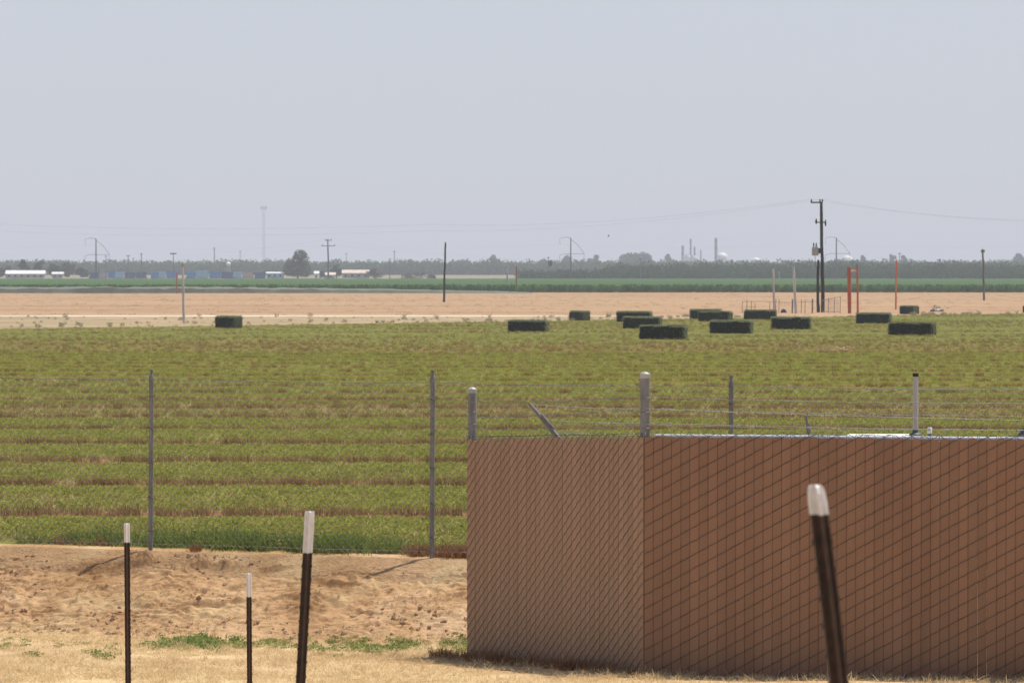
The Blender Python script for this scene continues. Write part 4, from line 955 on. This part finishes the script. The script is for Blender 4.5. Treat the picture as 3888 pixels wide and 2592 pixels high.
mb = MB(); mb.tube([(X_(3120), 0, hz2 - .12), (X_(3165), 0, hz2 + .1), (X_(3190), 0, hz2 + .18)], .025, 6); mb.build('rail', M['galv'], e)
mb = MB(); mb.tube([(X_(3120), 0, .15), (X_(3190), 0, .12)], .025, 6); mb.build('rail', M['galv'], e)
mb = MB()
for k in range(-16, 17): 
    a = X_(3155 + k * 2.4)
    if X_(3120) < a < X_(3188): mb.tube([(a, 0, .15), (a, 0, hz2)], .005, 4)
mb.build('wire_mesh', M['galv'], e)
d = solve_d(1187); p = at(2974, 1187, d); e = empty('tarp_bundle', (p.x, d, p.z), 'small navy blue covered lump on the ground between the two pale poles', 'bundle')
bm = bmesh.new(); bmesh.ops.create_icosphere(bm, subdivisions=3, radius=.3)
for v in bm.verts: v.co.z = max(v.co.z * 1.25, -.05) ; v.co.x *= .85 + .1 * math.sin(v.co.z * 9); v.co *= 1 + .08 * math.sin(9 * v.co.x + 7 * v.co.y)
me = bpy.data.meshes.new('cover'); bm.to_mesh(me); bm.free(); link('cover', me, M['navy'], e, True)
mb = MB(); mb.box((.22, -.1, .04), (.22, .2, .08)); mb.build('base', M['navy'], e)
# low heap of junk right of the smallest bale
d = solve_d(1183); p = at(3556, 1183, d); e = empty('rubble_heap', (p.x, d, float(zfar(d))), 'low grey heap of rubble and brush right of the smallest bale', 'heap')
for k, (x, s, m) in enumerate([(-.3, .24, 'wood_grey'), (.1, .3, 'grey_wall'), (.42, .22, 'wood_grey')]):
    V, Q = clod_parts(40 + k); mb = MB(); mb.add([(x + v[0] * s * 1.3, v[1] * s, .08 + v[2] * s * 1.3) for v in V], Q); mb.build('rock', M[m], e)
V, Q = leaf_cloud([(0, .2, .35, .5, .3, .3)], 120, .06, 77); link('brush', np_mesh('brush', V, Q), M['dark_brush'], e)
pole('marker_post', 672, 1036, 1114, 'thin faded red post left of the pale pole with ochre tip', 'red', .13, 'post', rt=1)
pole('marker_post', 1961, 1012, 1090, 'thin faded red post beside the white post in the green crop', 'red', .16, 'post', rt=1, d=690)
pole('marker_post', 1926, 1014, 1088, 'thin white post in the green crop left of a faded red post', 'pale_pole', .15, 'post', rt=1, d=690)
pole('marker_post', 2958, 1030, 1064, 'faint pale post in front of the orchard just right of the shorter pale pole', 'pale_pole', .11, 'post', rt=1, d=900)

# ------------------------------------------------------------------ transmission poles
TD = 1130; TP = []
def arm_pole(px, y0, label):
    d = TD; x = (px - 1944) / F * d; z = float(zfar(d)); h = at(px, y0, d).z - z
    e = empty('transmission_pole', (x, d, z), label, 'utility pole', 'transmission poles in a row')
    mb = MB(); mb.tube([(0, 0, -.4), (0, 0, h)], [.26, .16], 10); mb.build('shaft', M['steel_far'], e, True)
    mb = MB(); mb.tube([(0, 0, h - .1), (-1.6, 0, h + .25), (-3.4, 0, h - .1)], [.08, .06, .05], 8); mb.tube([(-3.6, 0, h - .1), (-3.5, 0, h - 2.2)], .05, 6); mb.build('upper_arm', M['steel_far'], e, True)
    mb = MB(); mb.tube([(.1, 0, h - .6), (2.2, 0, h - 2.2), (3.7, 0, h - 4.2), (4.4, 0, h - 5.2)], .065, 8); mb.tube([(4.4, 0, h - 5.2), (4.2, 0, h - 7.3)], .05, 6); mb.build('side_brace', M['steel_far'], e, True)
    mb = MB(); mb.tube([(-3.6, 0, h - 5.6), (-1.8, 0, h - 5.2), (4.4, 0, h - 5.2)], .06, 8); mb.tube([(-3.6, 0, h - 5.6), (-3.6, 0, h - 7.6)], .05, 6); mb.build('lower_arm', M['steel_far'], e, True)
    TP.append(((x - 3.65, d, z + h - 2.2), (x + 4.2, d, z + h - 7.3), (x - 3.6, d, z + h - 7.6)))
arm_pole(365, 906, 'transmission pole with curved arms farthest left, right of the left tree cluster')
e, h, d = pole('transmission_pole', 1247, 908, 1060, 'transmission pole with short crossarms right of the twin lobed tree', 'steel_far', .28, 'utility pole', 'transmission poles in a row', d=TD, lean=-2)
for k, (zz, w) in enumerate([(h - .4, 2.0), (h - 2.2, 4.4)]):
    mb = MB(); mb.box((0, 0, zz), (w, .2, .2)); ca = mb.build('crossarm', M['steel_far'], e)
    for s_ in (-1, 1):
        mb = MB(); mb.lathe((s_ * w * .46, 0, zz + .1), [(.09, 0), (.14, .15), (.06, .45)], 8); mb.build('insulator', M['steel_far'], ca, True)
TP.append(((e.location.x - 2, TD, e.location.z + h - 2), (e.location.x + 2, TD, e.location.z + h - 2), (e.location.x, TD, e.location.z + h)))
arm_pole(2167, 903, 'transmission pole with curved arms in the middle, between hazy dome trees')
arm_pole(3175, 902, 'transmission pole with curved arms just right of the dark utility pole')
def wire(name, pts, r, sag, label, group='overhead wires'):
    o0 = Vector(pts[len(pts) // 2]); mb = MB(); mb.tube([p - o0 for p in strand([Vector(p) for p in pts], 0, sag, 20)], r, 5)
    o = mb.build(name, M['steel_far'], None); o.location = o0; tag(o, label, 'wire', group); return o
for k, lb in enumerate(['uppermost faint transmission wire strung between the curved arm poles', 'middle faint transmission wire strung between the curved arm poles', 'lowest faint transmission wire strung between the curved arm poles']):
    P_ = [t[k] for t in TP]; dx = Vector(P_[0]) - Vector((80, 0, 0)); P_ = [tuple(Vector((P_[0][0] - 80, TD, P_[0][2]))), *P_, tuple(Vector((P_[-1][0] + 85, TD, P_[-1][2])))]
    wire('power_line', P_, .007, 1.2, lb)
tp = UP + Vector((-8 / F * 330, 0, UPz + .3))
wire('power_line', [tuple(at(-300, 835, 520)), tuple(at(1640, 852, 430)), tuple(tp + Vector((-.9, 0, 0))), tuple(at(4300, 826, 330))], .006, .9, 'faint wire sloping left from the left end of the utility pole crossarm')
wire('power_line', [tuple(at(-300, 862, 520)), tuple(at(1640, 875, 430)), tuple(tp + Vector((.12, 0, 0))), tuple(at(4300, 836, 330))], .005, .9, 'faint wire sloping right from the top of the utility pole')

# smaller far poles
for i, (px, y0, r, lb) in enumerate([(402, 970, .13, 'faint thin far pole just right of the leftmost curved arm pole'), (487, 968, .2, 'far pole with short crossarm between two others left of the blue stacks'), (537, 961, .22, 'thickest plain far pole above the left blue stacks'), (658, 960, .18, 'far pole with a broad head just left of the pale pole with ochre tip'), (1480, 981, .17, 'far pole right of the olive bush'), (2432, 978, .16, 'far pole standing inside the orchard below the long grove'), (2082, 975, .15, 'far pole with a dark box inside the orchard left of the middle curved arm pole'), (3415, 960, .14, 'thin far pole above the orchard between two hazy trees')]):
    dd = 1300 if px < 1900 else 1190
    e, h, d = pole('far_pole', px, y0, 0, lb, 'steel_far', r, 'utility pole', 'distant utility poles', d=dd)
    mb = MB(); w = {487: 1.6, 658: 2.4}.get(px, 1.0); mb.box((0, 0, h - .3), (w, .2, .5 if px == 658 else .22)); mb.build('crossarm', M['steel_far'], e)
    if px == 2082: mb = MB(); mb.lathe((.7, 0, h - 3.2), [(.5, 0), (.7, .5), (.7, 1.6), (.3, 2.0)], 12); mb.build('box', M['wood_dark'], e)
for px, y0, r, lb in [(814, 938, .55, 'thick hazy mast left of the tall radio mast'), (912, 950, .32, 'thin hazy mast right beside the white tank tower'), (1497, 950, .5, 'hazy mast right of the olive bush'), (1315, 958, .3, 'faint hazy mast above the tan roofed shed')]:
    e, h, d = pole('hazy_mast', px, y0, 0, lb, 'steel_far', r, 'mast', 'hazy masts on the horizon', d=2700)
    mb = MB(); mb.box((0, 0, h - 1.2), (2.4, .3, .4)); mb.build('crossarm', M['steel_far'], e)
# tall radio mast
d = 3000; x = (1002 - 1944) / F * d; zt = at(1002, 782, d).z; e = empty('radio_mast', (x, d, 1.0), 'very tall faint lattice radio mast on the left horizon', 'radio mast'); h = zt - 1
mb = MB(); w = 1.0
for sx, sy in ((-1, -1), (1, -1), (0, 1)): mb.tube([(sx * w, sy * w, -.5), (sx * w, sy * w, h)], .075, 6)
for k in range(24):
    z0, z1 = h * k / 24, h * (k + 1) / 24; mb.tube([(-w, -w, z0), (w, -w, z1)], .04, 5); mb.tube([(w, -w, z0), (0, w, z1)], .04, 5); mb.tube([(0, w, z0), (-w, -w, z1)], .04, 5)
mb.build('lattice', M['steel_far'], e)
mb = MB()
for sx in (-2.2, 2.2): mb.box((sx, 0, h - 1.6), (.6, .6, 2.4))
mb.box((0, 0, h - 2), (4.6, .4, .4)); mb.build('antenna', M['steel_far'], e)

# ------------------------------------------------------------------ far farmstead
def shed(name, px0, px1, y0, y1, d, label, wall, roof, cat='building', pitch=.32, win=3):
    x0 = (px0 - 1944) / F * d; x1 = (px1 - 1944) / F * d; z = float(zfar(d)); h = (at(px0, y0, d).z - z); w = x1 - x0; dp = max(3.5, w * .3)
    e = empty(name, ((x0 + x1) / 2, d, z), label, cat); hw = h * (1 - pitch)
    mb = MB(); mb.box((0, dp / 2, hw / 2 - .1), (w, dp, hw + .2)); mb.build('wall', M[wall], e)
    mb = MB(); a = w / 2 + .25
    mb.add([(-a, -.3, hw + .003), (a, -.3, hw + .003), (a, dp + .3, hw + .003), (-a, dp + .3, hw + .003), (-a, dp / 2, h), (a, dp / 2, h)], [(3, 2, 1, 0), (0, 1, 5, 4), (2, 3, 4, 5), (1, 2, 5), (3, 0, 4)]); mb.build('roof', M[roof], e)
    for k in range(win):
        xx_ = -w / 2 + w * (k + .5) / win; mb = MB(); mb.box((xx_, -.03, hw * .5), (min(.9, w / win * .4), .08, hw * .4)); mb.build('window', M['dark_glass'], e)
    return e
shed('long_shed', 22, 168, 1026, 1052, 1345, 'long white roofed building on the far left among dark trees', 'grey_wall', 'white_far', win=6, pitch=.45)
shed('small_shed', 198, 238, 1032, 1054, 1340, 'little white shed right of the long white building', 'grey_wall', 'white_far', win=2)
shed('tan_shed', 1300, 1400, 1024, 1050, 1350, 'low tan roofed shed between the dark rounded tree and the olive bush', 'grey_wall', 'tan_roof', win=4, pitch=.4)
shed('tan_hut', 1236, 1272, 1034, 1054, 1330, 'small tan hut under the crossarm transmission pole', 'grey_wall', 'tan_roof', win=1, pitch=.4)
shed('white_hut', 1194, 1209, 1029, 1050, 1328, 'narrow white hut right of the twin lobed tree', 'white_far', 'white_far', win=1)
shed('white_trailer', 1012, 1076, 1032, 1048, 1338, 'pale blue and white trailer left of the twin lobed tree', 'blue2', 'white_far', win=3, pitch=.2)
# white tank tower
d = 1360; e = empty('tank_tower', ((868 - 1944) / F * d, d, float(zfar(d))), 'white round tank on a pale tower above the blue stacks', 'water tank'); o0 = e.location; zt = at(868, 994, d).z - o0.z
mb = MB(); mb.lathe((0, 0, zt - 1.5), [(.5, 0), (.85, .3), (.9, .9), (.6, 1.3), (.1, 1.5)], 14); mb.build('tank', M['white'], e, True)
mb = MB()
for sx in (-1, 1):
    for sy in (-1, 1): mb.tube([(sx * .85, sy * .85, -.2), (sx * .5, sy * .5, zt - 1.45)], .1, 6)
mb.box((0, 0, (zt - 1.5) / 2), (.7, .7, zt - 1.6)); mb.build('tower', M['grey_wall'], e)
# blue stacks: one object each
def stack(px0, px1, y0, m, label, k):
    d = 1325 + (k % 3) * 7; px0 -= 3; px1 += 5; x0 = (px0 - 1944) / F * d; x1 = (px1 - 1944) / F * d; z = float(zfar(d)); h = max(.8, at(px0, y0, d).z - z); w = x1 - x0
    e = empty('bin_stack', ((x0 + x1) / 2, d, z), label, 'bin stack', 'blue stacks in a row by the far farm'); rr = random.Random(k); nl = 3
    cur = 0
    for i in range(nl):
        hh_ = h / nl * rr.uniform(.85, 1.1); ww = w * rr.uniform(.82, .98); mb = MB(); mb.box((rr.uniform(-.06, .06) * w, .6, cur + hh_ / 2), (ww, 1.4, hh_ - .05)); 
        mb.box((rr.uniform(-.06, .06) * w, .6, cur + hh_ - .06), (ww + .12, 1.5, .1)); mb.build('bin', M[m], e); cur += hh_
blues = [(340, 372, 1034, 'blue3', 'dark blue low stack farthest left in the blue row'), (378, 405, 1033, 'grey_wall', 'grey stack second from the left in the blue row'), (410, 436, 1031, 'blue1', 'blue stack just right of the grey stack'), (438, 468, 1030, 'blue2', 'pale blue stack left of the far pole with short crossarm'), (472, 512, 1033, 'blue3', 'dark blue stack right of the pale blue stack and behind a far pole'), (516, 552, 1034, 'blue3', 'dark blue stack beside the thickest plain far pole'), (575, 600, 1033, 'blue1', 'lowest blue stack in the middle of the row'), (602, 628, 1029, 'blue2', 'pale blue stack left of the far pole with a broad head'), (630, 668, 1027, 'blue1', 'tallest blue stack behind the far pole with a broad head'),
         (708, 742, 1031, 'blue1', 'blue stack just right of the pale pole with ochre tip'), (746, 790, 1027, 'blue2', 'widest pale blue stack right of the pale pole'), (794, 838, 1031, 'blue1', 'blue stack between the widest pale blue stack and the white tank'), (842, 882, 1032, 'blue3', 'dark blue stack below the white tank tower'), (886, 915, 1030, 'blue2', 'small pale blue stack right of the white tank tower'), (920, 960, 1032, 'tan_wall', 'tan stack near the right end of the blue row'), (964, 1005, 1036, 'blue3', 'dark blue stack farthest right in the blue row')]
for k, (a, b, c, m, lb) in enumerate(blues): stack(a, b, c, m, lb, k)
for k, (px, w, h, lb) in enumerate([(1545, 4, 2.0, 'dark purple brush heap left of the larger brush heap'), (1585, 5.5, 2.9, 'largest dark purple brush heap behind the green crop'), (1637, 3.2, 1.7, 'small dark brush heap right of the larger brush heap')]):
    d = 1330; e = empty('brush_pile', ((px - 1944) / F * d, d, float(zfar(d))), lb, 'brush heap', 'dark brush heaps behind the crop')
    V, Q = leaf_cloud([(-w * .2, 0, h * .35, w * .4, 1, h * .5), (w * .15, 0, h * .5, w * .35, 1, h * .55), (w * .35, 0, h * .3, w * .25, 1, h * .4)], 420, .22, 300 + k); link('brush', np_mesh('brush', V, Q), M['dark_brush'], e)
    mb = MB(); mb.tube([(-w * .4, 0, -.1), (w * .3, 0, h * .6)], .1, 5); mb.tube([(w * .4, 0, 0), (-w * .2, 0, h * .7)], .1, 5); mb.build('branch', M['bark'], e)

# ------------------------------------------------------------------ hazy plant on the horizon
PDS = 3000
for px, y0, r, lb in [(2592, 932, 1.1, 'shorter hazy plant stack left of the small white sphere'), (2622, 906, .8, 'tall slim hazy plant stack above the small white sphere'), (2637, 936, .8, 'hazy plant stack just right of the tall slim stack'), (2661, 948, .6, 'lowest thin hazy plant stack standing in the gap'), (2718, 903, 1.25, 'tallest thick hazy plant stack left of the large white dome')]:
    x = (px - 1944) / F * PDS; h = at(px, y0, PDS).z - 1; e = empty('plant_stack', (x, PDS, 1), lb, 'chimney', 'hazy stacks of the far plant')
    mb = MB(); mb.lathe((0, 0, -.5), [(r * 1.3, 0), (r, h * .3), (r * .9, h), (r * .6, h + .6)], 12); mb.build('shaft', M['steel_far'], e, True)
    mb = MB()
    for q in (.45, .7, .9): mb.lathe((0, 0, h * q), [(r * 1.5, 0), (r * 1.5, .35)], 12)
    mb.build('platform', M['steel_far'], e)
for px, y0, r, lb in [(2607, 961, 3.6, 'small white round tank between the plant stacks'), (2633, 967, 2.4, 'smallest white tank just right of the small round one'), (2741, 957, 5.0, 'large bright white domed tank right of the tallest stack'), (2870, 976, 4.4, 'faint pale tank low on the horizon right of the plant'), (3216, 968, 4.8, 'pale white dome behind the orchard right of the curved arm pole')]:
    x = (px - 1944) / F * PDS; h = at(px, y0, PDS).z - 1; e = empty('storage_dome', (x, PDS, 1), lb, 'tank', 'white tanks of the far plant'); hc = max(1, h - r * .8)
    mb = MB(); mb.lathe((0, 0, -.3), [(r, 0), (r, hc)], 20); mb.build('shell', M['white_far'], e, True)
    mb = MB(); mb.lathe((0, 0, hc - .3), [(r * 1.005, 0), (r * .93, r * .3), (r * .72, r * .55), (r * .4, r * .73), (.1, r * .8)], 20); mb.build('dome', M['white'], e, True)
# bird in the sky
d = 380; p = at(2310, 897, d); e = empty('bird', p, 'small dark bird flying above the middle curved arm pole', 'bird')
mb = MB(); mb.tube([(-.12, 0, -.03), (-.06, 0, -.015), (.0, 0, 0), (.07, 0, .015), (.11, 0, .03), (.15, 0, .03)], [.008, .03, .042, .035, .022, .004], 8)
for s_ in (-1, 1): mb.add([(-.03, s_ * .02, .01), (.05, s_ * .02, .015), (.06, s_ * .1, .11), (.0, s_ * .2, .19), (-.03, s_ * .1, .10), (-.03, s_ * .02, .0), (.05, s_ * .02, .005), (.06, s_ * .1, .10), (.0, s_ * .2, .183), (-.03, s_ * .1, .09)], [(0, 1, 2, 4), (2, 3, 4), (9, 7, 6, 5), (9, 8, 7), (0, 5, 6, 1), (1, 6, 7, 2), (2, 7, 8, 3), (3, 8, 9, 4), (4, 9, 5, 0)])
mb.build('body', M['wood_dark'], e)

# ------------------------------------------------------------------ haze
m = bpy.data.materials.new('haze'); m.use_nodes = True; nt = m.node_tree; nt.nodes.clear()
out = nt.nodes.new('ShaderNodeOutputMaterial'); pv = nt.nodes.new('ShaderNodeVolumePrincipled')
pv.inputs['Color'].default_value = (.715, .765, .895, 1); pv.inputs['Density'].default_value = .00026; pv.inputs['Anisotropy'].default_value = 0.0
nt.links.new(pv.outputs[0], out.inputs['Volume'])
mb = MB(); mb.box((0, 3050, 36), (3100, 6300, 78.6)); hz_ = mb.build('haze', m); tag(hz_, kind='stuff')

# ------------------------------------------------------------------ light
ELEV, AZ = R(68), R(56)
sd = Vector((math.sin(AZ) * math.cos(ELEV), math.cos(AZ) * math.cos(ELEV), math.sin(ELEV)))
sl = bpy.data.lights.new('sun', 'SUN'); sl.energy = 5.0; sl.angle = R(.5); sl.color = (1, .94, .83)
so = bpy.data.objects.new('sun', sl); COL.objects.link(so); so.rotation_euler = (-sd).to_track_quat('-Z', 'Y').to_euler()
w = bpy.data.worlds.new('World'); S.world = w; w.use_nodes = True; nt = w.node_tree
sky = nt.nodes.new('ShaderNodeTexSky'); sky.sky_type = 'NISHITA'; sky.sun_disc = False; sky.sun_elevation = ELEV; sky.sun_rotation = AZ
sky.altitude = 100; sky.air_density = 1.0; sky.dust_density = 1.0; sky.ozone_density = 2.0
# a veil of dust and thin high cloud whitens the low sky and thins out towards the zenith
tc = nt.nodes.new('ShaderNodeTexCoord'); sx = nt.nodes.new('ShaderNodeSeparateXYZ'); nt.links.new(tc.outputs['Generated'], sx.inputs[0])
mr = nt.nodes.new('ShaderNodeMapRange'); mr.inputs['From Min'].default_value = .10; mr.inputs['From Max'].default_value = .55; mr.inputs['To Min'].default_value = .86; mr.inputs['To Max'].default_value = .08
nt.links.new(sx.outputs['Z'], mr.inputs['Value'])
wisp = N(nt, 'ShaderNodeMath', operation='MULTIPLY_ADD'); wisp.inputs[1].default_value = .10; wisp.inputs[2].default_value = -.05
nt.links.new(noise(nt, 5, 3, .5, (1, 1, 3), 'Generated'), wisp.inputs[0])
vf = N(nt, 'ShaderNodeMath', operation='ADD'); nt.links.new(mr.outputs[0], vf.inputs[0]); nt.links.new(wisp.outputs[0], vf.inputs[1])
nt.links.new(mixc(nt, vf.outputs[0], sky.outputs[0], (5.12, 5.36, 6.02)), nt.nodes['Background'].inputs['Color'])
nt.nodes['Background'].inputs['Strength'].default_value = .11
S.view_settings.view_transform = 'Standard'; S.view_settings.look = 'None'; S.view_settings.exposure = .12; S.view_settings.gamma = 1
S.cycles.use_denoising = True; S.cycles.denoising_prefilter = 'ACCURATE'; S.cycles.use_adaptive_sampling = False
S.cycles.volume_bounces = 1; S.cycles.max_bounces = 8; S.cycles.diffuse_bounces = 3; S.cycles.transmission_bounces = 4; S.cycles.transparent_max_bounces = 8
